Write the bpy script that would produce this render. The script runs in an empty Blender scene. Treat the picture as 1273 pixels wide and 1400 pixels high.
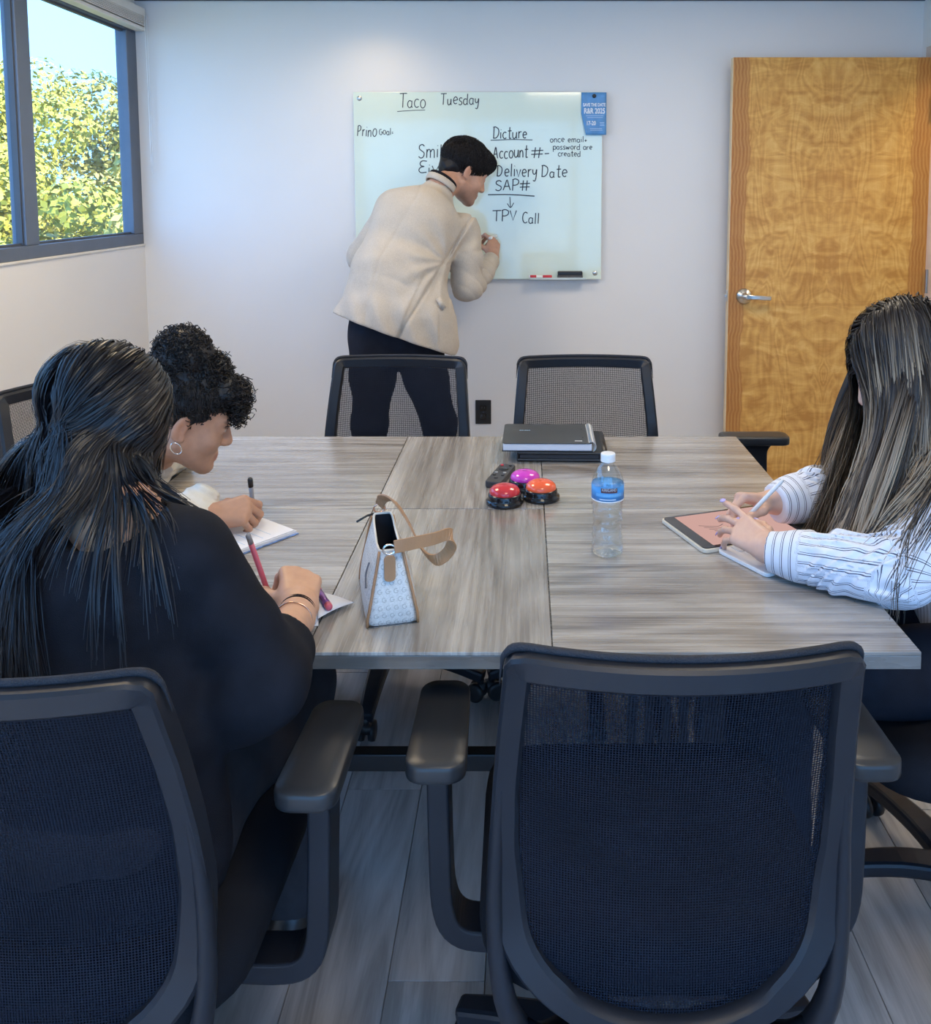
import bpy, math, random
import numpy as np
from mathutils import Vector, Matrix

random.seed(7)
RNG = np.random.default_rng(11)
SC = bpy.context.scene
COL = SC.collection
PI = math.pi

# ------------------------------------------------------------------ camera
cam_d = bpy.data.cameras.new('camera')
cam = bpy.data.objects.new('camera', cam_d)
COL.objects.link(cam)
SC.camera = cam
cam_d.sensor_fit = 'HORIZONTAL'
cam_d.sensor_width = 36.0
cam_d.lens = 36.0 * 1209.0 / 1273.0
cam_d.shift_x = (636.5 - 718.0) / 1273.0
cam_d.shift_y = (376.0 - 700.0) / 1273.0
cam_d.clip_start = 0.05
cam_d.clip_end = 300
cam.location = (0, 0, 1.47)
cam.rotation_euler = (math.radians(90 - 5.4), 0, 0)

# ------------------------------------------------------------------ sky
W = bpy.data.worlds.new('sky')
SC.world = W
W.use_nodes = True
nt = W.node_tree
nt.nodes.clear()
w_out = nt.nodes.new('ShaderNodeOutputWorld')
w_bg = nt.nodes.new('ShaderNodeBackground')
w_tc = nt.nodes.new('ShaderNodeTexCoord')
w_sep = nt.nodes.new('ShaderNodeSeparateXYZ')
w_ramp = nt.nodes.new('ShaderNodeValToRGB')
nt.links.new(w_tc.outputs['Generated'], w_sep.inputs[0])
nt.links.new(w_sep.outputs['Z'], w_ramp.inputs[0])
nt.links.new(w_ramp.outputs[0], w_bg.inputs[0])
nt.links.new(w_bg.outputs[0], w_out.inputs[0])
e = w_ramp.color_ramp.elements
e[0].position = 0.0;  e[0].color = (0.64, 1.50, 2.85, 1)
e[1].position = 0.9;  e[1].color = (0.46, 1.28, 3.2, 1)
w_bg.inputs[1].default_value = 1.0

# ------------------------------------------------------------------ sun (falls on the hillside; the roof keeps it out of the room)
sun_d = bpy.data.lights.new('sun', 'SUN')
sun_d.energy = 9.0
sun_d.angle = math.radians(0.6)
sun_d.color = (1.0, 0.93, 0.78)
sun = bpy.data.objects.new('sun', sun_d)
COL.objects.link(sun)
sun.rotation_euler = Vector((-0.75, 0.45, -0.72)).to_track_quat('-Z', 'Y').to_euler()

# ------------------------------------------------------------------ colour management
SC.view_settings.view_transform = 'Standard'
SC.view_settings.look = 'None'
SC.view_settings.gamma = 1.0
SC.view_settings.use_curve_mapping = False
SC.view_settings.exposure = 0.48
# ================================================================== helpers
def setp(o, label=None, cat=None, group=None, kind=None):
    if label: o['label'] = label
    if cat: o['category'] = cat
    if group: o['group'] = group
    if kind: o['kind'] = kind
    return o

def empty(name, loc=(0, 0, 0), rz=0.0):
    o = bpy.data.objects.new(name, None)
    COL.objects.link(o)
    o.location = loc
    o.rotation_euler = (0, 0, rz)
    o.empty_display_size = 0.05
    return o

def raw_mesh(name, V, F):
    """V (n,3), F list of index lists or (m,4) array"""
    me = bpy.data.meshes.new(name)
    V = np.asarray(V, dtype=np.float32)
    if isinstance(F, np.ndarray):
        k = F.shape[1]
        me.vertices.add(len(V)); me.vertices.foreach_set('co', V.ravel())
        me.loops.add(F.size); me.loops.foreach_set('vertex_index', F.astype(np.int32).ravel())
        me.polygons.add(len(F))
        me.polygons.foreach_set('loop_start', np.arange(0, F.size, k, dtype=np.int32))
        me.polygons.foreach_set('loop_total', np.full(len(F), k, dtype=np.int32))
        me.update(calc_edges=True)
    else:
        me.from_pydata([tuple(map(float, v)) for v in V], [], F)
        me.update()
    return me

def link(name, me, mat, parent=None, smooth=False, bevel=0, seg=2, subsurf=0):
    o = bpy.data.objects.new(name, me)
    COL.objects.link(o)
    if mat is not None:
        for m in (mat if isinstance(mat, (list, tuple)) else [mat]):
            me.materials.append(m)
    if smooth:
        me.polygons.foreach_set('use_smooth', np.ones(len(me.polygons), dtype=bool))
    if bevel:
        b = o.modifiers.new('bevel', 'BEVEL')
        b.width = bevel; b.segments = seg; b.limit_method = 'ANGLE'; b.angle_limit = math.radians(40)
    if subsurf:
        s = o.modifiers.new('sub', 'SUBSURF'); s.levels = subsurf; s.render_levels = subsurf
    if parent is not None:
        o.parent = parent
    return o

def unit(v):
    v = np.asarray(v, float); return v / (np.linalg.norm(v) + 1e-12)

class MB:
    """collects simple shapes, builds one mesh object"""
    def __init__(self): self.V = []; self.F = []; self.M = []
    def add(self, V, F, m=0):
        b = len(self.V); self.V += [tuple(map(float, v)) for v in V]
        self.F += [[b + i for i in f] for f in F]; self.M += [m] * len(F); return self
    def box(self, c, s, R=None, m=0):
        c = np.array(c, float); h = np.array(s, float) / 2
        P = np.array([[x, y, z] for x in (-1, 1) for y in (-1, 1) for z in (-1, 1)]) * h
        if R is not None: P = P @ np.array(R).T
        return self.add(P + c, [[0, 1, 3, 2], [4, 6, 7, 5], [0, 4, 5, 1], [2, 3, 7, 6], [0, 2, 6, 4], [1, 5, 7, 3]], m)
    def b2(self, lo, hi, m=0):
        lo = np.array(lo, float); hi = np.array(hi, float)
        return self.box((lo + hi) / 2, hi - lo, None, m)
    def tube(self, P, r, n=8, cap=True, closed=False, m=0, flat=None, up=None):
        """sweep a circle (or ellipse: flat=(ru,rv) factors) along points P"""
        P = np.array(P, float); k = len(P)
        r = np.full(k, r, float) if np.isscalar(r) else np.array(r, float)
        T = np.gradient(P, axis=0) if not closed else (np.roll(P, -1, 0) - np.roll(P, 1, 0))
        T /= np.linalg.norm(T, axis=1)[:, None] + 1e-12
        ref = np.array(up if up is not None else ((0, 0, 1) if abs(T[0][2]) < .9 else (1, 0, 0)), float)
        V = []
        u = unit(np.cross(ref, T[0]))
        for i in range(k):
            if up is not None: u = unit(np.cross(ref, T[i]))
            else: u = unit(u - T[i] * np.dot(u, T[i]))
            v = np.cross(T[i], u)
            fu, fv = flat if flat else (1, 1)
            for j in range(n):
                a = 2 * PI * (j + .5) / n
                V.append(P[i] + r[i] * (fu * math.cos(a) * u + fv * math.sin(a) * v))
        F = []
        kk = k if closed else k - 1
        for i in range(kk):
            for j in range(n):
                a = i * n + j; b = i * n + (j + 1) % n
                c = ((i + 1) % k) * n + (j + 1) % n; d = ((i + 1) % k) * n + j
                F.append([a, b, c, d])
        if cap and not closed:
            F.append(list(range(n))[::-1]); F.append([(k - 1) * n + j for j in range(n)])
        return self.add(V, F, m)
    def lathe(self, prof, n=24, c=(0, 0, 0), R=None, m=0):
        """prof: list of (radius, z)"""
        V = []; F = []; k = len(prof)
        for (r, z) in prof:
            for j in range(n):
                a = 2 * PI * j / n
                V.append((r * math.cos(a), r * math.sin(a), z))
        for i in range(k - 1):
            for j in range(n):
                F.append([i * n + j, i * n + (j + 1) % n, (i + 1) * n + (j + 1) % n, (i + 1) * n + j])
        if prof[0][0] > 1e-6: F.append(list(range(n))[::-1])
        if prof[-1][0] > 1e-6: F.append([(k - 1) * n + j for j in range(n)])
        V = np.array(V)
        if R is not None: V = V @ np.array(R).T
        return self.add(V + np.array(c, float), F, m)
    def prism(self, poly, z0, z1, frame=None, m=0):
        """extrude a 2-D polygon (x,y) from z0 to z1; frame = (origin,u,v,w)"""
        n = len(poly)
        V = [(x, y, z0) for x, y in poly] + [(x, y, z1) for x, y in poly]
        F = [list(range(n))[::-1], [n + i for i in range(n)]] + [[i, (i + 1) % n, n + (i + 1) % n, n + i] for i in range(n)]
        V = np.array(V, float)
        if frame is not None:
            o, u, v, w = [np.array(q, float) for q in frame]
            V = o + V[:, :1] * u + V[:, 1:2] * v + V[:, 2:] * w
        return self.add(V, F, m)
    def strip(self, P, width, thick, up, m=0):
        """flat bar along points P: width across, thick along 'up' normals (single vec or list)"""
        P = np.array(P, float); k = len(P)
        T = np.gradient(P, axis=0); T /= np.linalg.norm(T, axis=1)[:, None] + 1e-12
        U = np.array(up, float)
        if U.ndim == 1: U = np.repeat(U[None], k, 0)
        wd = np.full(k, width, float) if np.isscalar(width) else np.array(width, float)
        V = []
        for i in range(k):
            s = unit(np.cross(T[i], U[i])); n = unit(np.cross(s, T[i]))
            for a, b in ((-1, -1), (1, -1), (1, 1), (-1, 1)):
                V.append(P[i] + s * a * wd[i] / 2 + n * b * thick / 2)
        F = [[3, 2, 1, 0], [(k - 1) * 4 + j for j in range(4)]]
        for i in range(k - 1):
            for j in range(4):
                F.append([i * 4 + j, i * 4 + (j + 1) % 4, (i + 1) * 4 + (j + 1) % 4, (i + 1) * 4 + j])
        return self.add(V, F, m)
    def build(self, name, mat, parent=None, smooth=False, bevel=0, seg=2, subsurf=0, origin=None):
        V = np.array(self.V, float)
        if origin is not None: V = V - np.array(origin, float)
        me = raw_mesh(name, V, self.F)
        o = link(name, me, mat, parent, smooth, bevel, seg, subsurf)
        if max(self.M) > 0: me.polygons.foreach_set('material_index', np.array(self.M, dtype=np.int32))
        if origin is not None: o.location = origin
        return o

def rot(ax, a):
    return np.array(Matrix.Rotation(a, 3, ax))

def rrect(w, h, r, n=5):
    P = []
    for cx, cy, a0 in ((w/2-r, h/2-r, 0), (-w/2+r, h/2-r, PI/2), (-w/2+r, -h/2+r, PI), (w/2-r, -h/2+r, 1.5*PI)):
        for i in range(n + 1):
            a = a0 + PI / 2 * i / n
            P.append((cx + r * math.cos(a), cy + r * math.sin(a)))
    return P

def spline(P, n):
    """Catmull-Rom through P, n samples in all"""
    P = np.array(P, float)
    Q = np.vstack([2 * P[0] - P[1], P, 2 * P[-1] - P[-2]])
    t = np.linspace(0, len(P) - 1 - 1e-6, n); i = t.astype(int); f = (t - i)[:, None]
    p0, p1, p2, p3 = Q[i], Q[i + 1], Q[i + 2], Q[i + 3]
    return .5 * (2*p1 + (p2-p0)*f + (2*p0-5*p1+4*p2-p3)*f*f + (3*p1-p0-3*p2+p3)*f**3)

def copy_tree(o, parent=None, loc=None, rz=None):
    c = o.copy(); COL.objects.link(c)
    if parent is not None: c.parent = parent
    if loc is not None: c.location = loc
    if rz is not None: c.rotation_euler = (0, 0, rz)
    for ch in list(o.children): copy_tree(ch, c)
    return c

# ------------------------------------------------------------------ materials
class NT:
    def __init__(self, name):
        self.m = bpy.data.materials.new(name); self.m.use_nodes = True
        self.t = self.m.node_tree; self.t.nodes.clear()
        self.out = self.n('ShaderNodeOutputMaterial')
    def n(self, typ, **kw):
        x = self.t.nodes.new(typ)
        for k, v in kw.items(): setattr(x, k, v)
        return x
    def l(self, a, b): self.t.links.new(a, b)
    def val(self, inp, v):
        if isinstance(v, bpy.types.NodeSocket): self.l(v, inp)
        elif v is not None: inp.default_value = v
    def coord(self, kind='Object', scale=(1, 1, 1), rotz=None, loc=(0, 0, 0)):
        c = self.n('ShaderNodeTexCoord'); m = self.n('ShaderNodeMapping')
        self.l(c.outputs[kind], m.inputs[0]); m.inputs['Scale'].default_value = scale; m.inputs['Location'].default_value = loc
        if rotz: m.inputs['Rotation'].default_value = rotz
        return m.outputs[0]
    def noise(self, vec, scale=5, detail=4, rough=.55, dist=0):
        x = self.n('ShaderNodeTexNoise'); self.val(x.inputs['Vector'], vec)
        x.inputs['Scale'].default_value = scale; x.inputs['Detail'].default_value = detail
        x.inputs['Roughness'].default_value = rough; x.inputs['Distortion'].default_value = dist
        return x.outputs['Fac']
    def math(self, op, a, b=None, c=None, clamp=False):
        x = self.n('ShaderNodeMath', operation=op, use_clamp=clamp)
        self.val(x.inputs[0], a)
        if b is not None: self.val(x.inputs[1], b)
        if c is not None: self.val(x.inputs[2], c)
        return x.outputs[0]
    def ramp(self, f, stops, interp='LINEAR'):
        x = self.n('ShaderNodeValToRGB'); self.val(x.inputs[0], f); r = x.color_ramp; r.interpolation = interp
        while len(r.elements) < len(stops): r.elements.new(.5)
        for e_, (p, c) in zip(r.elements, stops):
            e_.position = p; e_.color = (c, c, c, 1) if np.isscalar(c) else (*c[:3], 1)
        return x.outputs[0]
    def mix(self, f, a, b, blend='MIX'):
        x = self.n('ShaderNodeMix', data_type='RGBA', blend_type=blend)
        self.val(x.inputs[0], f)
        for s, v in ((x.inputs[6], a), (x.inputs[7], b)):
            if isinstance(v, bpy.types.NodeSocket): self.l(v, s)
            else: s.default_value = (*v[:3], 1)
        return x.outputs[2]
    def attr(self, name, out='Fac'):
        x = self.n('ShaderNodeAttribute', attribute_name=name); return x.outputs[out]
    def sep(self, vec):
        x = self.n('ShaderNodeSeparateXYZ'); self.l(vec, x.inputs[0]); return x.outputs
    def comb(self, x=0., y=0., z=0.):
        c = self.n('ShaderNodeCombineXYZ')
        for i, v in enumerate((x, y, z)): self.val(c.inputs[i], v)
        return c.outputs[0]
    def bump(self, h, strength=.3, dist=.002):
        b = self.n('ShaderNodeBump'); self.l(h, b.inputs['Height'])
        b.inputs['Strength'].default_value = strength; b.inputs['Distance'].default_value = dist
        return b.outputs[0]
    def pbr(self, color, rough=.5, metal=0, normal=None, **kw):
        p = self.n('ShaderNodeBsdfPrincipled')
        if isinstance(color, bpy.types.NodeSocket): self.l(color, p.inputs['Base Color'])
        else: p.inputs['Base Color'].default_value = (*color[:3], 1)
        self.val(p.inputs['Roughness'], rough); self.val(p.inputs['Metallic'], metal)
        if normal is not None: self.l(normal, p.inputs['Normal'])
        for k, v in kw.items(): self.val(p.inputs[k.replace('_', ' ')], v)
        return p.outputs[0]
    def done(self, sh): self.l(sh, self.out.inputs[0]); return self.m

def plain(name, color, rough=.5, metal=0, var=.12, vs=8, bump=0, bs=120, bd=.001, coord='Object', **kw):
    t = NT(name)
    v = t.coord(coord)
    n = t.noise(v, vs, 3)
    c = np.array(color)
    col = t.ramp(n, [(.3, tuple(c * (1 - var))), (.7, tuple(np.minimum(c * (1 + var), 1)))])
    nm = t.bump(t.noise(v, bs, 2), bump, bd) if bump else None
    return t.done(t.pbr(col, rough, metal, nm, **kw))

def wood_table(name, axis, tint=1.0):
    """grey-brown laminate, grain along axis 0 (x) or 1 (y)"""
    t = NT(name)
    s = (.7, 15, 6) if axis == 0 else (15, .7, 6)
    oi = t.n('ShaderNodeObjectInfo')
    base = t.coord('Object')
    off = t.n('ShaderNodeVectorMath', operation='ADD'); t.l(base, off.inputs[0])
    rnd = t.comb(t.math('MULTIPLY', oi.outputs['Random'], 13.), t.math('MULTIPLY', oi.outputs['Random'], 7.), 0.)
    t.l(rnd, off.inputs[1])
    mp = t.n('ShaderNodeMapping'); t.l(off.outputs[0], mp.inputs[0]); mp.inputs['Scale'].default_value = s
    broad = t.noise(mp.outputs[0], .55, 3, .5, .9)
    mid = t.noise(mp.outputs[0], 2.2, 5, .62, 1.6)
    mp2 = t.n('ShaderNodeMapping'); t.l(off.outputs[0], mp2.inputs[0])
    mp2.inputs['Scale'].default_value = (1.6, 95, 10) if axis == 0 else (95, 1.6, 10)
    fine = t.noise(mp2.outputs[0], 2.0, 3, .6)
    # cathedral rings
    mp3 = t.n('ShaderNodeMapping'); t.l(off.outputs[0], mp3.inputs[0])
    mp3.inputs['Scale'].default_value = (.55, 5.0, 1) if axis == 0 else (5.0, .55, 1)
    ring = t.math('FRACT', t.math('MULTIPLY', t.noise(mp3.outputs[0], 1.0, 1, .4, .3), 13.))
    ring = t.math('ABSOLUTE', t.math('SUBTRACT', ring, .5))
    f = t.math('ADD', t.math('ADD', t.math('MULTIPLY', broad, .5), t.math('MULTIPLY', mid, .45)),
               t.math('ADD', t.math('MULTIPLY', fine, .17), t.math('MULTIPLY', ring, .17)))
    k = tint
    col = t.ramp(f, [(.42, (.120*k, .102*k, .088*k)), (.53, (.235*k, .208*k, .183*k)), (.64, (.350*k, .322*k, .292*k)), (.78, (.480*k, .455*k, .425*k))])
    r = t.ramp(fine, [(.3, .20), (.7, .32)])
    return t.done(t.pbr(col, r, 0, t.bump(fine, .08, .0005), Specular_IOR_Level=.6, Coat_Weight=.45, Coat_Roughness=.16))

def wood_floor(name):
    t = NT(name)
    oi = t.n('ShaderNodeObjectInfo')
    base = t.coord('Object')
    off = t.n('ShaderNodeVectorMath', operation='ADD'); t.l(base, off.inputs[0])
    t.l(t.comb(t.math('MULTIPLY', oi.outputs['Random'], 31.), t.math('MULTIPLY', oi.outputs['Random'], 17.), 0.), off.inputs[1])
    mp = t.n('ShaderNodeMapping'); t.l(off.outputs[0], mp.inputs[0]); mp.inputs['Scale'].default_value = (14, 1.3, 1)
    a = t.noise(mp.outputs[0], 1.0, 5, .6, 1.4)
    mp2 = t.n('ShaderNodeMapping'); t.l(off.outputs[0], mp2.inputs[0]); mp2.inputs['Scale'].default_value = (120, 5, 1)
    fine = t.noise(mp2.outputs[0], 2.0, 3, .6)
    mp3 = t.n('ShaderNodeMapping'); t.l(off.outputs[0], mp3.inputs[0]); mp3.inputs['Scale'].default_value = (6, .8, 1)
    ring = t.math('FRACT', t.math('MULTIPLY', t.noise(mp3.outputs[0], 1.0, 1, .4, .3), 11.))
    ring = t.math('ABSOLUTE', t.math('SUBTRACT', ring, .5))
    f = t.math('ADD', t.math('ADD', t.math('MULTIPLY', a, .75), t.math('MULTIPLY', ring, .22)),
               t.math('ADD', t.math('MULTIPLY', fine, .18), t.math('MULTIPLY', t.math('SUBTRACT', oi.outputs['Random'], .5), .10)))
    col = t.ramp(f, [(.35, (.30, .272, .25)), (.52, (.45, .415, .388)), (.75, (.61, .575, .545))])
    return t.done(t.pbr(col, t.ramp(fine, [(.3, .42), (.7, .58)]), 0, t.bump(f, .25, .0012)))

def mesh_fabric(name, col, hole=.42, s=330.):
    """open woven mesh: round holes in a staggered pattern"""
    t = NT(name)
    u = t.attr('mu'); v = t.attr('mv')
    su = t.math('SINE', t.math('MULTIPLY', t.math('ADD', u, v), s * 2))
    sv = t.math('SINE', t.math('MULTIPLY', t.math('SUBTRACT', u, v), s * 2))
    pat = t.math('MULTIPLY', su, sv)
    openf = t.math('GREATER_THAN', pat, hole)
    tr = t.n('ShaderNodeBsdfTransparent')
    cl = t.ramp(t.noise(t.coord('Object'), 9, 2), [(.3, tuple(np.array(col) * .85)), (.7, tuple(np.array(col) * 1.15))])
    d = t.pbr(cl, .8, 0, None, Specular_IOR_Level=.12)
    mx = t.n('ShaderNodeMixShader'); t.l(openf, mx.inputs[0]); t.l(d, mx.inputs[1]); t.l(tr.outputs[0], mx.inputs[2])
    return t.done(mx.outputs[0])

def clear(name, tint=(1, 1, 1), gloss=.08, rough=.02):
    """thin clear sheet: mostly straight through, a little mirror"""
    t = NT(name)
    tr = t.n('ShaderNodeBsdfTransparent'); tr.inputs[0].default_value = (*tint, 1)
    g = t.n('ShaderNodeBsdfGlossy'); g.inputs['Roughness'].default_value = rough
    lw = t.n('ShaderNodeLayerWeight'); lw.inputs[0].default_value = .5
    f = t.math('ADD', t.math('MULTIPLY', t.math('POWER', lw.outputs['Facing'], 4.), .45), gloss * .5, clamp=True)
    mx = t.n('ShaderNodeMixShader'); t.l(f, mx.inputs[0]); t.l(tr.outputs[0], mx.inputs[1]); t.l(g.outputs[0], mx.inputs[2])
    return t.done(mx.outputs[0])

def emis(name, col, s):
    t = NT(name)
    e_ = t.n('ShaderNodeEmission'); e_.inputs[0].default_value = (*col, 1); e_.inputs[1].default_value = s
    return t.done(e_.outputs[0])
# ================================================================== the room
XL, XR, YB, YF, ZC = -1.895, 1.94, 4.40, -1.00, 2.395
M = {}
def wall_mat(name, c):
    t = NT(name)
    v = t.coord('Object')
    a = t.noise(v, 1.3, 3); b = t.noise(v, 160, 3, .6)
    c = np.array(c)
    col = t.ramp(a, [(.3, tuple(c * .975)), (.7, tuple(np.minimum(c * 1.02, 1)))])
    return t.done(t.pbr(col, .62, 0, t.bump(b, .12, .0012)))
M['wall'] = wall_mat('painted_plaster', (.80, .775, .755))
M['ceil'] = wall_mat('ceiling_tile', (.82, .81, .79))
M['alu'] = plain('slate_aluminium', (.125, .150, .195), .42, .35, .05)
M['alu_dark'] = plain('dark_gasket', (.06, .07, .09), .5, 0, .05)
M['trim'] = plain('door_frame_paint', (.62, .48, .40), .4, 0, .04)
M['cream'] = plain('cream_plastic', (.74, .70, .64), .45, 0, .04)
M['white'] = plain('white_plastic', (.82, .82, .82), .35, 0, .03)
M['steel'] = plain('brushed_steel', (.62, .60, .57), .28, 1.0, .05)
M['black'] = plain('black_plastic', (.016, .017, .020), .42, 0, .1)
M['blackgloss'] = plain('black_gloss', (.012, .012, .014), .12, 0, .1)
M['glass'] = clear('window_glass', (.985, .995, .99), .04)
M['floor'] = wood_floor('vinyl_plank')
M['floor_base'] = plain('floor_joint', (.24, .215, .19), .8)

def struct(o):
    o['kind'] = 'structure'; return o

fl = struct(MB().b2((XL - .2, YF - .2, -.12), (XR + 1.2, YB + .2, -.004)).build('floor', M['floor_base']))
# planks (0.18 m x 1.22 m, staggered), each a piece of the floor
pw, pl = .182, 1.22
plank_me = {}
rows = int((XR - XL) / pw) + 1
for i in range(rows):
    x0 = XL + i * pw
    y = YF - (i * .437 % 1.0) * pl
    while y < YB:
        y0, y1 = max(y, YF), min(y + pl, YB); x1 = min(x0 + pw, XR)
        L = round(y1 - y0, 3); Wd = round(x1 - x0, 3)
        if L > .02 and Wd > .02:
            key = (L, Wd)
            if key not in plank_me:
                g = .0004
                mb = MB(); a, b = Wd / 2 - g, L / 2 - g
                ch = .0009
                mb.add([(-a, -b, -.004), (a, -b, -.004), (a, b, -.004), (-a, b, -.004),
                        (-a + ch, -b + ch, 0), (a - ch, -b + ch, 0), (a - ch, b - ch, 0), (-a + ch, b - ch, 0)],
                       [[3, 2, 1, 0], [4, 5, 6, 7], [0, 1, 5, 4], [1, 2, 6, 5], [2, 3, 7, 6], [3, 0, 4, 7]])
                plank_me[key] = raw_mesh('plank', mb.V, mb.F); plank_me[key].materials.append(M['floor'])
            o = bpy.data.objects.new('plank', plank_me[key]); COL.objects.link(o); o.parent = fl
            o.location = ((x0 + x1) / 2, (y0 + y1) / 2, 0)
        y += pl

struct(MB().b2((XL - .004, YB, -.1), (XR + .16, YB + .15, 2.7)).build('wall_back', M['wall']))
FX0, FX1, FZ0, FZ1 = -1.80, 1.80, .12, 2.285
mb = MB().b2((XL - .2, YF - .15, -.1), (XR + 1.2, YF, FZ0)).b2((XL - .2, YF - .15, FZ1), (XR + 1.2, YF, 2.7))
mb.b2((XL - .2, YF - .15, FZ0), (FX0, YF, FZ1)).b2((FX1, YF - .15, FZ0), (XR + 1.2, YF, FZ1))
struct(mb.build('wall_front', M['wall']))
struct(MB().b2((XL - .2, YF - .2, ZC), (XR + 1.2, YB + .2, ZC + .12)).build('ceiling', M['ceil']))
# left wall: below and above a long strip window
ZS, ZT = 1.205, 2.285
mb = MB().b2((XL - .16, YF, -.1), (XL, YB, ZS)).b2((XL - .16, YF, ZT), (XL, YB, ZC + .02))
mb.b2((XL - .16, YF, ZS), (XL, -.98, ZT))
struct(mb.build('wall_left', M['wall']))
# right wall with the doorway next to the back corner
DY0, DY1, DZ = 3.36, 4.285, 2.115
mb = MB().b2((XR, YF, -.1), (XR + .14, DY0, ZC + .02)).b2((XR, DY1, -.1), (XR + .14, YB, ZC + .02)).b2((XR, DY0, DZ), (XR + .14, DY1, ZC + .02))
struct(mb.build('wall_right', M['wall']))
struct(MB().b2((XR + 1.05, YF, -.1), (XR + 1.2, YB + .15, 2.7)).build('wall_hall', M['wall']))
struct(MB().b2((XR + .16, YB, -.1), (XR + 1.2, YB + .15, 2.7)).build('wall_hall_end', M['wall']))
# door frame
fr = MB()
for y0, y1 in ((DY0 - .045, DY0 + .015), (DY1 - .015, DY1 + .045)):
    fr.b2((XR - .014, y0, 0), (XR + .15, y1, DZ + .045))
fr.b2((XR - .0135, DY0 + .0152, DZ - .015), (XR + .1495, DY1 - .0152, DZ + .0448))
struct(fr.build('trim_1', M['trim'], bevel=.003))
struct(MB().b2((XL, YB - .008, ZC - .004), (XR, YB, ZC)).build('shadow_gap_strip', M['alu_dark']))  # dark strip stands in for the shadow gap below the ceiling
M['base'] = plain('vinyl_base', (.10, .095, .09), .6)
struct(MB().b2((XL, YB - .01, 0), (.95, YB, .10)).build('baseboard_back', M['base'], bevel=.003))
struct(MB().b2((XL, YF, 0), (XL + .01, YB - .01, .10)).build('baseboard_left', M['base'], bevel=.003))
struct(MB().b2((XL - .01, YF, ZS - .004), (XL + .006, YB, ZS + .006)).build('trim_3', M['cream'], bevel=.002))

# ---- strip window
win = struct(empty('window_1', (XL, 0, ZS)))
def wpart(name, lo, hi, mat, bevel=.004, parent=None):
    o = MB().b2(np.array(lo) - (XL, 0, ZS), np.array(hi) - (XL, 0, ZS)).build(name, mat, parent or win, bevel=bevel)
    return o
xa, xb = XL - .060, XL - .004
mull = [3.41, 2.42, 1.43, .44, -.55]
wpart('bottom_rail', (xa, -.98, ZS + .005), (xb, 4.46, ZS + .058), M['alu'])
wpart('top_rail', (xa, -.98, ZT - .045), (xb, 4.46, ZT), M['alu'])
wpart('jamb', (xa, 4.30, ZS + .058), (xb, 4.46, ZT - .045), M['alu'])
wpart('jamb', (xa, -.98, ZS + .058), (xb, -.90, ZT - .045), M['alu'])
edges = [-.90]
for y in sorted(mull):
    wpart('mullion', (xa, y - .042, ZS + .058), (xb, y + .048, ZT - .045), M['alu'])
    wpart('gasket', (xa + .02, y - .050, ZS + .058), (xb - .012, y - .042, ZT - .045), M['alu_dark'], 0)
    edges += [y - .042, y + .048]
edges.append(4.30)
for a, b in zip(edges[0::2], edges[1::2]):
    wpart('pane', (XL - .034, a, ZS + .058), (XL - .029, b, ZT - .045), M['glass'], 0)
    bead = MB()
    for lo, hi in (((XL - .040, a, ZS + .058), (XL - .022, b, ZS + .068)), ((XL - .040, a, ZT - .055), (XL - .022, b, ZT - .045))):
        bead.b2(np.array(lo) - (XL, 0, ZS), np.array(hi) - (XL, 0, ZS))
    bead.build('glazing_bead', M['alu_dark'], win)

# ---- unseen window behind the camera, added and enlarged for more cool sky light
win2 = struct(empty('window_2', (0, YF, FZ0)))
def w2(name, lo, hi, mat): return MB().b2(np.array(lo) - (0, YF, FZ0), np.array(hi) - (0, YF, FZ0)).build(name, mat, win2)
ya, yb = YF - .08, YF - .02
w2('bottom_rail', (FX0, ya, FZ0), (FX1, yb, FZ0 + .05), M['alu']); w2('top_rail', (FX0, ya, FZ1 - .05), (FX1, yb, FZ1), M['alu'])
xs = [FX0, FX0 + 1.167, FX0 + 2.333, FX1]
for x in xs: w2('mullion', (max(x - .03, FX0), ya, FZ0 + .05), (min(x + .03, FX1), yb, FZ1 - .05), M['alu'])
for a, b in zip(xs, xs[1:]): w2('pane', (a + .03, YF - .055, FZ0 + .05), (b - .03, YF - .049, FZ1 - .05), M['glass'])

# ---- blinds drawn up under the ceiling, one per bay
M['cord'] = plain('white_cord', (.85, .85, .85), .6)
def blind(y0, y1, label, cord=True):
    r = empty('window_blind', (XL + .03, (y0 + y1) / 2, ZT - .03))
    ln = y1 - y0 - .012
    MB().box((0, 0, .075), (.052, ln, .042)).build('headrail', M['cream'], r, bevel=.004)
    for k in range(6):
        MB().box((0, 0, .050 - k * .0075), (.050, ln - .01, .0045)).build('slat', M['cream'], r)
    MB().box((0, 0, -.004), (.052, ln - .008, .016)).build('bottom_rail', M['cream'], r, bevel=.003)
    cd = MB(); sg = 1 if cord else -1
    ye = ln / 2 - .035
    P = spline([(.034, ye, .06), (.036, ye + .004, -.30), (.037, ye + .006, -.62), (.038, ye + .016, -.70), (.037, ye + .026, -.62), (.036, ye + .024, -.2), (.034, ye + .02, .06)], 40)
    P[:, 1] *= sg
    cd.tube(P, .0018, 6)
    cd.build('cord', M['cord'], r, smooth=True)
    setp(r, label, 'window blind', 'cream window blinds drawn up to the ceiling')
    return r
blind(3.42, 4.39, 'cream slatted blind drawn up above the window pane next to the back wall')
blind(2.44, 3.40, 'cream slatted blind drawn up above the window pane at the left edge of the picture', False)

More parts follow.
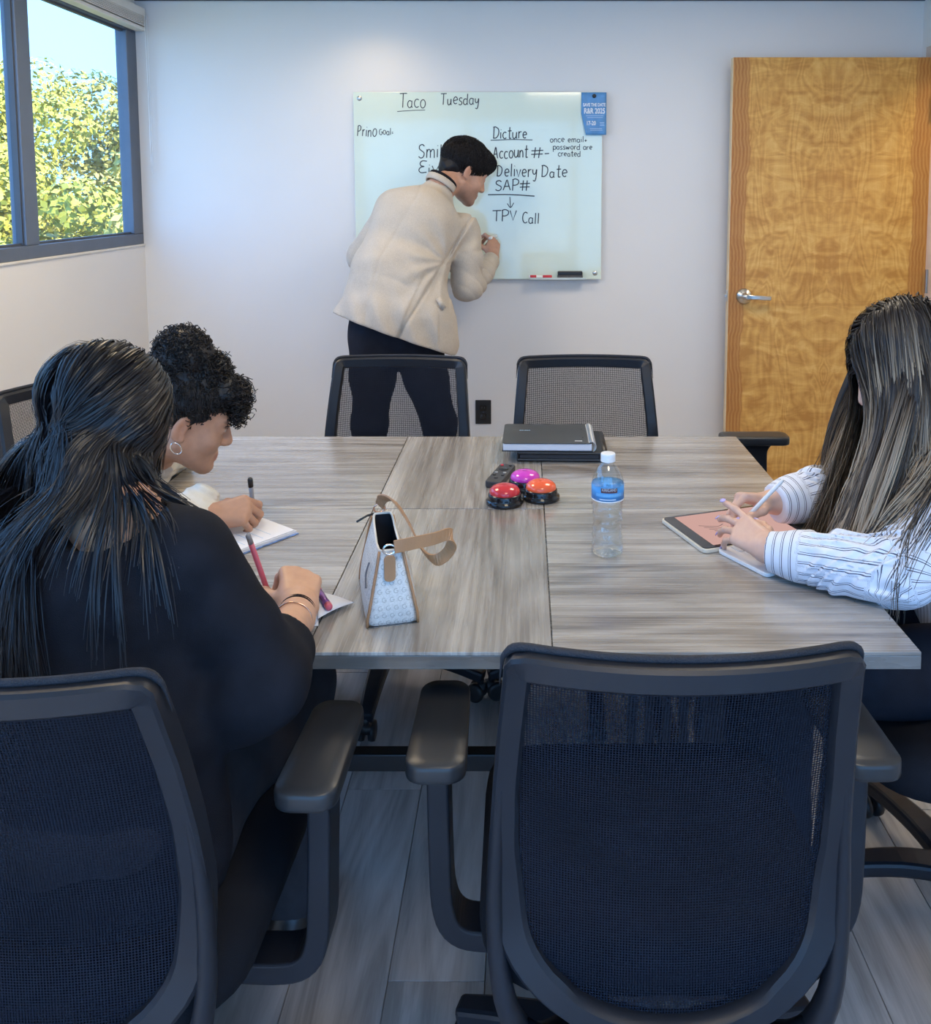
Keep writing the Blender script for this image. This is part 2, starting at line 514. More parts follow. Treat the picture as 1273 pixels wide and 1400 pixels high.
# ---- door, opened flat in front of the back wall
def door_mat():
    t = NT('birch_veneer')
    c = t.coord('Object')
    s = t.sep(c)
    ax = t.math('ABSOLUTE', s[0])
    v = t.comb(ax, 0., s[2])
    m1 = t.n('ShaderNodeMapping'); t.l(v, m1.inputs[0]); m1.inputs['Scale'].default_value = (2.6, 1, 6.5)
    fig = t.noise(m1.outputs[0], 2.2, 5, .62, 1.2)
    m2 = t.n('ShaderNodeMapping'); t.l(v, m2.inputs[0]); m2.inputs['Scale'].default_value = (5.0, 1, 1.6)
    n2 = t.noise(m2.outputs[0], 1.6, 2, .5, .8)
    ring = t.math('ABSOLUTE', t.math('SUBTRACT', t.math('FRACT', t.math('MULTIPLY', n2, 9.)), .5))
    m3 = t.n('ShaderNodeMapping'); t.l(v, m3.inputs[0]); m3.inputs['Scale'].default_value = (60, 1, 4)
    fine = t.noise(m3.outputs[0], 2, 3)
    f = t.math('ADD', t.math('ADD', t.math('MULTIPLY', fig, .7), t.math('MULTIPLY', ring, .26)), t.math('MULTIPLY', fine, .14))
    pale = t.ramp(f, [(.36, (.47, .220, .046)), (.52, (.64, .345, .085)), (.72, (.80, .510, .170))])
    # heartwood strips along both long edges, wavy inner border
    wob = t.noise(t.comb(0., 0., t.math('MULTIPLY', s[2], 1.6)), 1.3, 4, .6)
    edge = t.math('SUBTRACT', t.math('ADD', ax, t.math('MULTIPLY', wob, .13)), .470)
    ef = t.ramp(t.math('ADD', t.math('MULTIPLY', edge, 40.), .5), [(0., 0.), (.35, 1.), (.5, .75), (1., .9)])
    grain = t.math('ABSOLUTE', t.math('SUBTRACT', t.math('FRACT', t.math('MULTIPLY', edge, 60.)), .5))
    heart = t.ramp(t.math('ADD', t.math('MULTIPLY', grain, .8), t.math('MULTIPLY', fine, .5)), [(.2, (.33, .115, .022)), (.7, (.50, .24, .066))])
    col = t.mix(ef, pale, heart)
    # knots in the strips
    half = t.math('MULTIPLY', t.math('GREATER_THAN', s[0], 0.), .06)
    col = t.mix(half, col, (.62, .34, .13))
    return t.done(t.pbr(col, .34, 0, None, Specular_IOR_Level=.45))
M['door'] = door_mat()
M['dooredge'] = plain('birch_edge', (.74, .56, .34), .45)
dx0, dx1, dyf = .978, 1.925, 4.235
dr = struct(empty('door_1', ((dx0 + dx1) / 2, dyf, 0)))
dw = dx1 - dx0
MB().b2((-dw / 2 + .003, 0, .012), (dw / 2, .042, 2.098)).build('leaf', M['door'], dr, bevel=.0015)
MB().b2((-dw / 2, .001, .012), (-dw / 2 + .003, .041, 2.097)).build('edge_band', M['dooredge'], dr)
hx, hz = 1.055 - (dx0 + dx1) / 2, .968
lk = MB().lathe([(.0, -.016), (.018, -.016), (.030, -.012), (.033, -.004), (.033, 0)], 28, (hx, 0, hz), rot('X', -PI/2) @ rot('X', PI))
hd = MB()
RY = np.array([[1, 0, 0], [0, 0, 1], [0, 1, 0]])   # local z -> world y
hd.lathe([(.038, 0.), (.038, -.006), (.034, -.012), (.020, -.020), (.014, -.026), (.013, -.052), (.0, -.053)], 28, (hx, 0, hz), RY)
rose = hd.build('lock_rose', M['steel'], dr, smooth=True)
lv = MB()
lv.strip(spline([(hx, -.045, hz), (hx + .03, -.055, hz), (hx + .075, -.055, hz - .003), (hx + .118, -.048, hz - .006)], 14), [.026]*3 + [.022]*8 + [.02]*3, .012, (0, -1, 0))
lv.build('lever', M['steel'], rose, bevel=.004)
MB().lathe([(.0045, -.0535), (.0045, -.056), (0, -.056)], 12, (hx, 0, hz), RY).build('key_cylinder', M['steel'], rose)
MB().b2((-dw/2 - .002, .010, hz - .028), (-dw/2 + .001, .032, hz + .028)).b2((-dw/2 - .012, .015, hz - .007), (-dw/2, .027, hz + .007)).build('latch', M['steel'], dr, bevel=.002)
for z in (1.86, 1.04, .22):
    h_ = MB().b2((dw/2 - .002, -.010, z - .055), (dw/2 + .012, -.002, z + .055))
    h_.tube([(dw/2 + .004, -.010, z - .057), (dw/2 + .004, -.010, z + .057)], .007, 10)
    for dz in (-.036, -.012, .012, .036):
        h_.lathe([(.0035, 0), (.0035, -.0015), (0, -.002)], 8, (dw/2 + .007, -.010, z + dz), RY)
    h_.build('hinge', M['steel'], dr)

# ---- ceiling lamps (above the picture)
M['diff'] = emis('lamp_diffuser', (1.0, .80, .56), 3.0)
def troffer(x, y, sx, sy, power, label, col=(1.0, .86, .65)):
    r = empty('ceiling_light', (x, y, ZC))
    f = MB()
    for a in (-1, 1):
        f.box((a * (sx/2 + .012), 0, -.006), (.024, sy + .048, .012)); f.box((0, a * (sy/2 + .012), -.006), (sx, .024, .012))
    f.build('frame', M['white'], r)
    MB().box((0, 0, -.004), (sx, sy, .006)).build('diffuser', M['diff'], r)
    ld = bpy.data.lights.new('lamp', 'AREA'); ld.shape = 'RECTANGLE'; ld.size = sx * .95; ld.size_y = sy * .95
    ld.energy = power; ld.color = col
    lo = bpy.data.objects.new('lamp', ld); COL.objects.link(lo); lo.parent = r; lo.location = (0, 0, -.014)
    setp(r, label, 'ceiling light', 'square warm ceiling light panels')
troffer(.85, 2.9, .6, .6, 9.5, 'square warm ceiling light panel over the door side of the room', (1., .89, .72))
troffer(-1.15, 2.75, .6, .6, 13, 'square warm ceiling light panel over the window side of the room', (1., .80, .54))
troffer(.30, .55, .6, .6, 9, 'square warm ceiling light panel over the camera side of the room')
troffer(XR + .6, 3.7, .5, .5, 9, 'added ceiling light panel in the unseen hall, brightening the door frame')  # added hall lamp, lightens the dark door frame
def downlight(x, y, power):
    r = empty('recessed_downlight', (x, y, ZC))
    MB().lathe([(.055, -.004), (.075, -.006), (.078, 0)], 24).build('trim_ring', M['white'], r, smooth=True)
    MB().lathe([(0, -.003), (.054, -.003)], 24).build('lens', M['diff'], r)
    ld = bpy.data.lights.new('lamp', 'SPOT'); ld.energy = power; ld.color = (1., .74, .42); ld.spot_size = math.radians(150); ld.spot_blend = 1.0; ld.shadow_soft_size = .05
    lo = bpy.data.objects.new('lamp', ld); COL.objects.link(lo); lo.parent = r; lo.location = (0, 0, -.03)
    setp(r, 'small round recessed ceiling downlight close to the back wall', 'downlight')
downlight(-.72, 4.08, 5)
# ================================================================== conference tables
TZ = .74
TX0, TX1 = -.90, .632
TY = (1.343, 1.984, 2.590)
M['wood_x'] = wood_table('laminate_grain_x', 0)
M['wood_y'] = wood_table('laminate_grain_y', 1, .96)
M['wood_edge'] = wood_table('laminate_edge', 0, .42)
M['frame'] = plain('black_powder_coat', (.014, .015, .018), .45, .2, .1)
def table(y0, y1, label):
    cx, cy = (TX0 + TX1) / 2, (y0 + y1) / 2
    r = empty('conference_table', (cx, cy, 0))
    g = .0011
    y0 += .0014; y1 -= .0014
    for x0, x1, m in ((TX0, -.350, 'wood_x'), (-.350, .044, 'wood_y'), (.044, TX1, 'wood_x')):
        MB().b2((x0 + g - cx, y0 - cy, TZ - .006), (x1 - g - cx, y1 - cy, TZ)).build('top_panel', M[m], r, bevel=.0008)
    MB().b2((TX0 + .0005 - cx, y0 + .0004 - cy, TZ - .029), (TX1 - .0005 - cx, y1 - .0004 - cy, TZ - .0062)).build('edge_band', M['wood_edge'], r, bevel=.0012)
    # two leg frames, joined by a rail
    for sx in (-1, 1):
        lx = sx * .50
        lg = MB()
        lg.box((lx, 0, .37), (.05, .07, .64)); 
        lg.build('leg', M['frame'], r, bevel=.004)
        MB().box((lx, 0, .075), (.06, (y1 - y0) * .86, .035)).build('foot', M['frame'], r, bevel=.008)
        MB().box((lx, 0, TZ - .042), (.05, (y1 - y0) * .8, .024)).build('top_bracket', M['frame'], r, bevel=.003)
        for sy in (-1, 1):
            MB().lathe([(.0, .0), (.022, 0), (.024, .01), (.024, .05), (.01, .058)], 16, (lx, sy * (y1 - y0) * .39, 0)).build('glide', M['frame'], r, smooth=True)
        for k in range(4):
            MB().box((lx - sx * (.05 + .034 * k), .012, .50), (.017, .012, .41)).build('slat', M['frame'], r)
    MB().box((0, 0, .345), (1.0, .03, .036)).build('rail', M['frame'], r, bevel=.003)
    setp(r, label, 'table', 'grey wood laminate conference tables')
table(TY[0], TY[1], 'grey wood laminate table nearest the camera with the handbag and water bottle on it')
table(TY[1], TY[2], 'grey wood laminate table on the whiteboard side with the black notebook on it')

# ================================================================== task chairs
M['ch_plastic'] = plain('chair_black_nylon', (.013, .015, .021), .42, 0, .08, bump=.25, bs=900, bd=.0004, Specular_IOR_Level=.38)
M['ch_pad'] = plain('arm_pad', (.024, .025, .028), .38, 0, .06, bump=.2, bs=700, bd=.0004)
M['ch_mesh'] = mesh_fabric('chair_mesh', (.010, .013, .022), .17, 420.)
M['ch_seat'] = plain('seat_fabric', (.010, .011, .015), .85, 0, .2, bump=.5, bs=700, bd=.001, Specular_IOR_Level=.15)
M['ch_welt'] = plain('woven_welt', (.018, .020, .028), .8, 0, .2, bump=.9, bs=500, bd=.002)
ZB0, ZB1 = .372, .903
def ch_w(z):
    w = np.interp(z, [.30, .42, .52, .62, .72, .82, .93], [.205, .222, .232, .236, .230, .222, .212])
    b = .54
    if z < b:
        q = (b - z) / (b - ZB0); w *= math.sqrt(max(0., 1 - q ** 2.6))
    return w
def ch_y(x, z):
    yc = np.interp(z, [.28, .38, .48, .58, .70, .80, .93], [-.235, -.245, -.245, -.245, -.262, -.285, -.325])
    return yc + .85 * x * x
def outline(inset=0., n=26):
    """closed path round the back, counter-clockwise seen from behind"""
    P = []
    zs = ZB0 + (ZB1 - ZB0) * (1 - np.cos(np.linspace(0, PI/2, n)))
    for z in zs: P.append((ch_w(z), z))
    R_ = .028
    right = [(max(x - inset, 0), z) for x, z in P]
    xt = right[-1][0]
    top = [(xt - .003, ZB1 + .014), (xt - .014, ZB1 + .024), (xt - .03, ZB1 + .027)]
    top += [(x, ZB1 + .027) for x in np.linspace(xt - .05, 0, 7)]
    half = right + top
    full = half + [(-x, z) for x, z in half[::-1][1:]][:-1]
    return np.array(full)
def build_chair(name):
    r = empty(name)
    # back frame: swept band
    P2 = outline()
    P = np.array([(x, ch_y(x, z), z) for x, z in P2])
    mb = MB(); k = len(P)
    T = np.roll(P, -1, 0) - np.roll(P, 1, 0); T /= np.linalg.norm(T, axis=1)[:, None]
    cen = np.array([0, -.26, .66])
    sec = [(0, -.016), (.004, -.02), (.028, -.018), (.033, -.012), (.034, .008), (.030, .014), (.006, .016), (0, .012)]
    V = []; F = []
    for i in range(k):
        nb = np.array([0, 1., 0]); nb = unit(nb - T[i] * T[i][1])
        inn = unit(np.cross(nb, T[i]));
        if np.dot(inn, cen - P[i]) < 0: inn = -inn
        wide = 1.0 + .35 * max(0, 1 - abs(P[i][2] - .52) / .2) * (abs(P[i][0]) > .15)
        for a, b in sec: V.append(P[i] + inn * a * wide + nb * b)
    m = len(sec)
    for i in range(k):
        for j in range(m):
            F.append([i*m + j, i*m + (j+1) % m, ((i+1) % k)*m + (j+1) % m, ((i+1) % k)*m + j])
    mb.add(V, F); fr_ = mb.build('back_frame', M['ch_plastic'], r, smooth=True); fr_.data.set_sharp_from_angle(angle=math.radians(38))
    # welt along the top edge
    wl = [(x, ch_y(x, z) + .002, z) for x, z in P2 if z > .86]
    wl.sort(key=lambda q: q[0])
    up = [q for q in wl if q[0] < -.19]; up.sort(key=lambda q: q[2])
    mid = [q for q in wl if -.19 <= q[0] <= .19]
    dn = [q for q in wl if q[0] > .19]; dn.sort(key=lambda q: -q[2])
    W_ = np.array(up + mid + dn); W_ = W_ + np.array([np.sign(q[0]) * .003 if abs(q[0]) > .2 else 0 for q in W_])[:, None] * (1, 0, 0) + np.array([.003 if q[2] > .92 else 0 for q in W_])[:, None] * (0, 0, 1)
    MB().tube(spline(W_, 60), np.interp(np.linspace(0, 1, 60), [0, .12, .88, 1], [.0005, .0052, .0052, .0005]), 6).build('welt', M['ch_welt'], fr_, smooth=True)
    # mesh panel
    nz, nx = 30, 21
    V = []; UV = []
    for z in np.linspace(ZB0 + .004, ZB1 + .02, nz):
        w = max(ch_w(min(z, ZB1)) - .008, .002)
        for s in np.linspace(-1, 1, nx):
            x = s * w; V.append((x, ch_y(x, z) + .004, z)); UV.append((x, z))
    F = [[a*nx + b, a*nx + b + 1, (a+1)*nx + b + 1, (a+1)*nx + b] for a in range(nz-1) for b in range(nx-1)]
    me = raw_mesh('mesh_back', V, F)
    for nm, kk in (('mu', 0), ('mv', 1)):
        at = me.attributes.new(nm, 'FLOAT', 'POINT'); at.data.foreach_set('value', np.array([u[kk] for u in UV], dtype=np.float32))
    link('mesh_back', me, M['ch_mesh'], r, smooth=True)
    # spars that carry the back down to the seat plate
    for s in (-1, 1):
        Q = spline([(s*.214, ch_y(.214, .80) - .002, .80), (s*.226, ch_y(.226, .64) - .008, .64), (s*.228, ch_y(.232, .50) - .012, .50), (s*.212, -.215, .39), (s*.175, -.19, .315), (s*.12, -.13, .285), (s*.07, -.04, .29)], 22)
        MB().tube(Q, np.interp(np.linspace(0, 1, 22), [0, .35, .6, 1], [.008, .016, .022, .02]), 10, flat=(1.0, .8)).build('back_spar', M['ch_plastic'], r, smooth=True)
    # lumbar cross piece
    Q = spline([(-.19, -.205, .345), (-.10, -.235, .325), (0, -.245, .318), (.10, -.235, .325), (.19, -.205, .345)], 20)
    MB().tube(Q, .02, 8, flat=(.7, 1.0)).build('lower_yoke', M['ch_plastic'], r, smooth=True)
    # seat cushion
    poly = rrect(.50, .47, .11, 7)
    V = []; F = []; lv_ = [(.90, .395), (1.0, .41), (1.015, .435), (1.0, .462), (.94, .482), (.80, .492), (.45, .488)]
    npv = len(poly)
    for sc_, z in lv_:
        for x, y in poly: V.append((x * sc_, y * sc_ + .015, z - (.018 * max(0, (y - .16) / .075) ** 2 if z > .43 else 0)))
    for a in range(len(lv_) - 1):
        for b in range(npv): F.append([a*npv + b, a*npv + (b+1) % npv, (a+1)*npv + (b+1) % npv, (a+1)*npv + b])
    F.append(list(range(npv))[::-1]); F.append([(len(lv_)-1)*npv + b for b in range(npv)])
    MB().add(V, F).build('seat', M['ch_seat'], r, smooth=True)
    MB().box((0, -.02, .355), (.22, .26, .07)).build('mechanism', M['ch_plastic'], r, bevel=.02, seg=3)
    # arms
    for s in (-1, 1):
        poly = rrect(.086, .232, .028, 6)
        pd = MB(); V = []; F = []
        lv_ = [(.90, .622), (.985, .624), (1.0, .629), (1.0, .642), (.985, .6465), (.94, .6490), (.5, .6500)]
        npv = len(poly)
        for sc_, z in lv_:
            for x, y in poly:
                tp = 1 - .06 * (y / .12 + .0)
                V.append((s*.318 + x * sc_ * tp, .015 + y * (1 - (1 - sc_) * .35), z))
        for a in range(len(lv_) - 1):
            for b in range(npv): F.append([a*npv + b, a*npv + (b+1) % npv, (a+1)*npv + (b+1) % npv, (a+1)*npv + b])
        F.append(list(range(npv))[::-1]); F.append([(len(lv_)-1)*npv + b for b in range(npv)])
        arm = pd.add(V, F).build('arm_pad', M['ch_pad'], r, smooth=True)
        ps = MB()
        Q = spline([(s*.318, .01, .622), (s*.320, .008, .60), (s*.320, .004, .55), (s*.318, 0, .45), (s*.314, 0, .37), (s*.295, 0, .328), (s*.25, 0, .315), (s*.15, 0, .318), (s*.05, 0, .325)], 34)
        wd = np.interp(np.linspace(0, 1, 34), [0, .06, .16, .3, 1], [.150, .105, .072, .064, .066])
        ps.strip(Q, wd, .034, np.array([unit(np.cross((0, 1, 0), t)) for t in np.gradient(Q, axis=0)]))
        ps.build('arm_post', M['ch_plastic'], r, bevel=.008, seg=3)
    # column and star base
    MB().lathe([(.045, .10), (.038, .13), (.027, .15), (.027, .24), (.022, .25), (.022, .33)], 20).build('gas_column', M['ch_plastic'], r, smooth=True)
    base = MB().lathe([(.05, .065), (.056, .08), (.055, .115), (.04, .125)], 20).build('star_base', M['ch_plastic'], r, smooth=True)
    for k in range(5):
        a = 2 * PI * k / 5 + PI / 2
        d = np.array((math.cos(a), math.sin(a), 0)); p = np.array((-d[1], d[0], 0))
        Q = [d * .03 + (0, 0, .098), d * .12 + (0, 0, .104), d * .22 + (0, 0, .094), d * .315 + (0, 0, .074)]
        MB().strip(spline(Q, 10), np.linspace(.062, .040, 10), .032, (0, 0, 1)).build('base_leg', M['ch_plastic'], r, bevel=.008, seg=2)
        cs = MB(); c0 = d * .305
        cs.tube([c0 + (0, 0, .045), c0 + (0, 0, .075)], .010, 8)
        cs.box(c0 + (0, 0, .042), (.03, .03, .022), np.stack([d, p, (0, 0, 1)], 1))
        for sgn in (-1, 1):
            Rw = np.stack([d, (0, 0, 1), p], 1)
            cs.lathe([(.0, -.008), (.018, -.010), (.026, -.008), (.0275, 0), (.026, .008), (.018, .010), (0, .008)], 18, c0 + p * sgn * .015 - d * .012 + (0, 0, .0275), Rw)
        cs.build('caster', M['black'], r, smooth=True)
    return r
CH = build_chair('office_chair')
def place_chair(loc, face, label, first=False, dz=0):
    """face = direction (degrees from +x) the sitter looks"""
    o = CH if first else copy_tree(CH)
    o.location = (loc[0], loc[1], dz); o.rotation_euler = (0, 0, math.radians(face - 90))
    setp(o, label, 'chair', 'black mesh-back office chairs round the table')
    return o
place_chair((.187, 1.295), 90.5, 'empty black mesh office chair in the foreground with its back to the camera', True)
place_chair((-.620, 1.245), 88, 'black mesh office chair in which the woman in the black top sits')
place_chair((-.415, 2.545), -92, 'empty black mesh chair across the table in front of the man in the blazer')
place_chair((.192, 2.545), -90, 'empty black mesh chair across the table behind the stack of notebooks')
place_chair((.790, 2.615), 180, 'empty black mesh chair between the open door and the woman with the tablet')
place_chair((.885, 1.68), 176, 'black mesh office chair in which the woman with the tablet sits')
place_chair((-1.055, 2.33), -32, 'black mesh office chair in which the woman in the white sweater sits')
# ================================================================== implicit surfaces for bodies and cloth
def smin(a, b, k):
    h = np.maximum(k - np.abs(a - b), 0) / k
    return np.minimum(a, b) - h * h * k * .25

class Body:
    """a list of soft primitives; polygonised with surface nets"""
    def __init__(self): self.p = []
    def cap(self, a, b, ra, rb=None, k=.02, sub=False):
        """tapered capsule"""
        a = np.array(a, float); b = np.array(b, float); rb = ra if rb is None else rb
        ab = b - a; L2 = float(ab @ ab) + 1e-12
        def f(x, y, z):
            px, py, pz = x - a[0], y - a[1], z - a[2]
            t = np.clip((px * ab[0] + py * ab[1] + pz * ab[2]) / L2, 0, 1)
            return np.sqrt((px - t*ab[0])**2 + (py - t*ab[1])**2 + (pz - t*ab[2])**2) - (ra + (rb - ra) * t)
        R_ = max(ra, rb)
        self.p.append((f, np.minimum(a, b) - R_, np.maximum(a, b) + R_, k, sub)); return self
    def chain(self, pts, rs, k=.02):
        for i in range(len(pts) - 1): self.cap(pts[i], pts[i+1], rs[i], rs[i+1], k)
        return self
    def ell(self, c, r, R=None, k=.02, sub=False):
        """ellipsoid, R columns = its axes"""
        c = np.array(c, float); r = np.array(r, float); A = np.eye(3) if R is None else np.array(R, float)
        m = float(r.min())
        def f(x, y, z):
            px, py, pz = x - c[0], y - c[1], z - c[2]
            q = [(px*A[0, i] + py*A[1, i] + pz*A[2, i]) for i in range(3)]
            k0 = np.sqrt((q[0]/r[0])**2 + (q[1]/r[1])**2 + (q[2]/r[2])**2)
            k1 = np.sqrt((q[0]/r[0]**2)**2 + (q[1]/r[1]**2)**2 + (q[2]/r[2]**2)**2) + 1e-9
            return k0 * (k0 - 1) / k1
        e_ = np.abs(A) @ r
        self.p.append((f, c - e_, c + e_, k, sub)); return self
    def ecap(self, a, b, r0, r1, side, k=.03, sub=False):
        """capsule of elliptical section: r0=(side,front) at a, r1 at b; side = sideways axis"""
        a = np.array(a, float); b = np.array(b, float)
        w = b - a; L = np.linalg.norm(w); w = w / L
        u = unit(np.array(side, float) - w * np.dot(side, w)); v = np.cross(w, u)
        def f(x, y, z):
            px, py, pz = x - a[0], y - a[1], z - a[2]
            pu = px*u[0] + py*u[1] + pz*u[2]; pv = px*v[0] + py*v[1] + pz*v[2]; pw = px*w[0] + py*w[1] + pz*w[2]
            t = np.clip(pw / L, 0, 1)
            su = r0[0] + (r1[0] - r0[0]) * t; sv = r0[1] + (r1[1] - r0[1]) * t; sm = np.minimum(su, sv)
            ew = pw - t * L
            k0 = np.sqrt((pu/su)**2 + (pv/sv)**2 + (ew/sm)**2)
            k1 = np.sqrt((pu/su**2)**2 + (pv/sv**2)**2 + (ew/sm**2)**2) + 1e-9
            return k0 * (k0 - 1) / k1
        R_ = max(max(r0), max(r1))
        self.p.append((f, np.minimum(a, b) - R_, np.maximum(a, b) + R_, k, sub)); return self
    def value(self, P):
        """distance at points (n,3)"""
        x, y, z = P[:, 0], P[:, 1], P[:, 2]
        d = np.full(len(P), 10.)
        for f, lo, hi, k, sub in self.p:
            q = f(x, y, z)
            d = -smin(-d, q, k) if sub else smin(d, q, k)
        return d
    def grad(self, P, e=.003):
        d = self.value(P)
        g = np.stack([self.value(P + np.eye(3)[i] * e) - d for i in range(3)], 1)
        return d, g / (np.linalg.norm(g, axis=1)[:, None] + 1e-9)
    def surf(self, h, warp=None, cut=None, lo=None, hi=None, smooth=1):
        L = np.min([p[1] for p in self.p if not p[4]], 0) - 3 * h if lo is None else np.array(lo, float)
        H = np.max([p[2] for p in self.p if not p[4]], 0) + 3 * h if hi is None else np.array(hi, float)
        n = np.ceil((H - L) / h).astype(int) + 1
        ax = [L[i] + h * np.arange(n[i]) for i in range(3)]
        D = np.full(n, .5, np.float32)
        for f, plo, phi, k, sub in self.p:
            mg = .022 + k
            s = []
            for i in range(3):
                a = max(0, int((plo[i] - mg - L[i]) / h)); b = min(n[i], int((phi[i] + mg - L[i]) / h) + 2); s.append(slice(a, max(b, a)))
            if any(q.stop <= q.start for q in s): continue
            q = f(ax[0][s[0]][:, None, None], ax[1][s[1]][None, :, None], ax[2][s[2]][None, None, :])
            sl = tuple(s)
            D[sl] = -smin(-D[sl], q, k) if sub else smin(D[sl], q, k)
        X = (ax[0][:, None, None], ax[1][None, :, None], ax[2][None, None, :])
        if warp is not None: D = D + warp(*X)
        if cut is not None: D = np.maximum(D, cut(*X))
        return nets(D, L, h, smooth)

def nets(D, L, h, smooth=1):
    s = D < 0
    n = np.array(D.shape)
    c = np.zeros(n - 1, np.int8)
    off = [(i, j, k) for i in (0, 1) for j in (0, 1) for k in (0, 1)]
    for i, j, k in off: c += s[i:n[0]-1+i, j:n[1]-1+j, k:n[2]-1+k]
    mask = (c > 0) & (c < 8)
    ci = np.argwhere(mask)
    idx = np.full(n - 1, -1, np.int32); idx[mask] = np.arange(len(ci))
    acc = np.zeros((len(ci), 3)); cnt = np.zeros(len(ci))
    for a in off:
        for axi in range(3):
            if a[axi]: continue
            b = list(a); b[axi] = 1
            da = D[ci[:, 0]+a[0], ci[:, 1]+a[1], ci[:, 2]+a[2]]; db = D[ci[:, 0]+b[0], ci[:, 1]+b[1], ci[:, 2]+b[2]]
            x = (da < 0) != (db < 0)
            t = np.where(x, da / np.where(x, da - db, 1), 0)
            p = np.zeros((len(ci), 3)) + a; p[:, axi] = t
            acc += p * x[:, None]; cnt += x
    V = L + h * (ci + acc / np.maximum(cnt, 1)[:, None])
    F = []
    for axi in range(3):
        s0 = [slice(None)] * 3; s1 = [slice(None)] * 3
        s0[axi] = slice(0, -1); s1[axi] = slice(1, None)
        x = s[tuple(s0)] != s[tuple(s1)]
        e_ = np.argwhere(x)
        o1, o2 = [(1, 2), (2, 0), (0, 1)][axi]
        ok = (e_[:, o1] > 0) & (e_[:, o2] > 0) & (e_[:, o1] < n[o1] - 1) & (e_[:, o2] < n[o2] - 1)
        e_ = e_[ok]
        q = []
        for d1, d2 in ((-1, -1), (0, -1), (0, 0), (-1, 0)):
            w = e_.copy(); w[:, o1] += d1; w[:, o2] += d2
            q.append(idx[w[:, 0], w[:, 1], w[:, 2]])
        q = np.stack(q, 1)
        ins = s[e_[:, 0], e_[:, 1], e_[:, 2]]
        q = np.where(ins[:, None], q, q[:, ::-1])
        F.append(q)
    F = np.vstack(F)
    F = F[(F >= 0).all(1)]
    for _ in range(smooth):
        A = np.zeros_like(V); m = np.zeros(len(V))
        for a, b in ((0, 1), (1, 2), (2, 3), (3, 0)):
            for p_, q_ in ((a, b), (b, a)):
                for j in range(3): A[:, j] += np.bincount(F[:, p_], V[F[:, q_], j], len(V))
                m += np.bincount(F[:, p_], minlength=len(V))
        V = .4 * V + .6 * A / np.maximum(m, 1)[:, None]
    return V, F

def sines(seed, freq, n=7, stretch=(1, 1, 1)):
    """smooth pseudo-noise field"""
    g = np.random.default_rng(seed)
    K = g.normal(size=(n, 3)); K = K / np.linalg.norm(K, axis=1)[:, None] * freq * g.uniform(.6, 1.5, n)[:, None] * np.array(stretch)
    ph = g.uniform(0, 6.28, n)
    def f(x, y, z):
        r = 0
        for k_, p_ in zip(K, ph): r = r + np.sin(k_[0]*x + k_[1]*y + k_[2]*z + p_)
        return r / n ** .5
    return f

def cat(*VF):
    V = []; F = []; b = 0
    for v, f in VF: V.append(v); F.append(f + b); b += len(v)
    return np.vstack(V), np.vstack(F)

def wpart_mesh(name, VF, mat, person, cols=None, smooth=True, attrs=None):
    """world-space mesh parented to a person's Empty"""
    V, F = VF
    base = np.array(person.location)
    me = raw_mesh(name, np.asarray(V) - base, F)
    if cols is not None:
        a = me.attributes.new('col', 'FLOAT_COLOR', 'POINT')
        a.data.foreach_set('color', np.hstack([cols, np.ones((len(cols), 1))]).astype(np.float32).ravel())
    for nm, arr in (attrs or {}).items():
        a = me.attributes.new(nm, 'FLOAT', 'POINT'); a.data.foreach_set('value', np.asarray(arr, dtype=np.float32))
    return link(name, me, mat, person, smooth)

def frame(fwd, up):
    """columns: right, forward, up"""
    f = unit(fwd); r = unit(np.cross(f, up)); u = np.cross(r, f)
    return np.stack([r, f, u], 1)

# ------------------------------------------------------------------ head
def add_head(B, c, R, s=1.0, male=False):
    """head primitives, c = centre between the ears, R columns right/forward/up"""
    c = np.array(c, float)
    P = lambda x, y, z: c + R @ (np.array((x, y, z), float) * s)
    E = lambda p, r, k, sub=False: B.ell(P(*p), np.array(r) * s, R, k * s, sub)
    C = lambda a, b, ra, rb, k, sub=False: B.cap(P(*a), P(*b), ra * s, rb * s, k * s, sub)
    E((0, -.012, .045), (.074, .094, .080), .02)
    E((0, .030, -.015), (.061, .066, .075), .03)
    E((0, .048, -.062), (.042, .042, .042), .03)
    C((-.055, .0, -.045), (-.018, .075, -.092), .016, .014, .03)
    C((.055, .0, -.045), (.018, .075, -.092), .016, .014, .03)
    E((0, .082, -.096), (.020 if male else .016, .016, .015), .02)
    C((-.034, .078, .030), (.034, .078, .030), .013, .013, .025)          # brow
    for q in (-1, 1):
        E((q * .031, .100, .010), (.019, .014, .011), .012, True)          # socket
        E((q * .031, .0835, .009), (.0125, .0125, .0115), .004)            # eye and lid
        E((q * .042, .062, -.025), (.022, .022, .020), .03)                # cheek
    C((0, .094, .016), (0, .112, -.020), .0075, .0105, .012)               # nose
    E((0, .110, -.026), (.013, .0115, .0095), .008)
    for q in (-1, 1): E((q * .011, .102, -.029), (.007, .0095, .007), .006)
    C((-.016, .094, -.057), (.016, .094, -.057), .0062, .0062, .008)       # lips
    C((-.014, .093, -.068), (.014, .093, -.068), .0070, .0070, .008)
    C((-.022, .103, -.0625), (.022, .103, -.0625), .0018, .0018, .003, True)
    for q in (-1, 1):                                                      # ears
        Re = R @ rot('Z', q * .42) @ rot('X', -.18)
        B.ell(P(q * .079, -.010, -.002), np.array((.0075, .0185, .031)) * s, Re, .006 * s)
        B.ell(P(q * .0865, -.004, .004), np.array((.006, .0105, .018)) * s, Re, .004 * s, True)
        B.ell(P(q * .0775, .000, -.026), np.array((.006, .008, .009)) * s, Re, .006 * s)
    return P

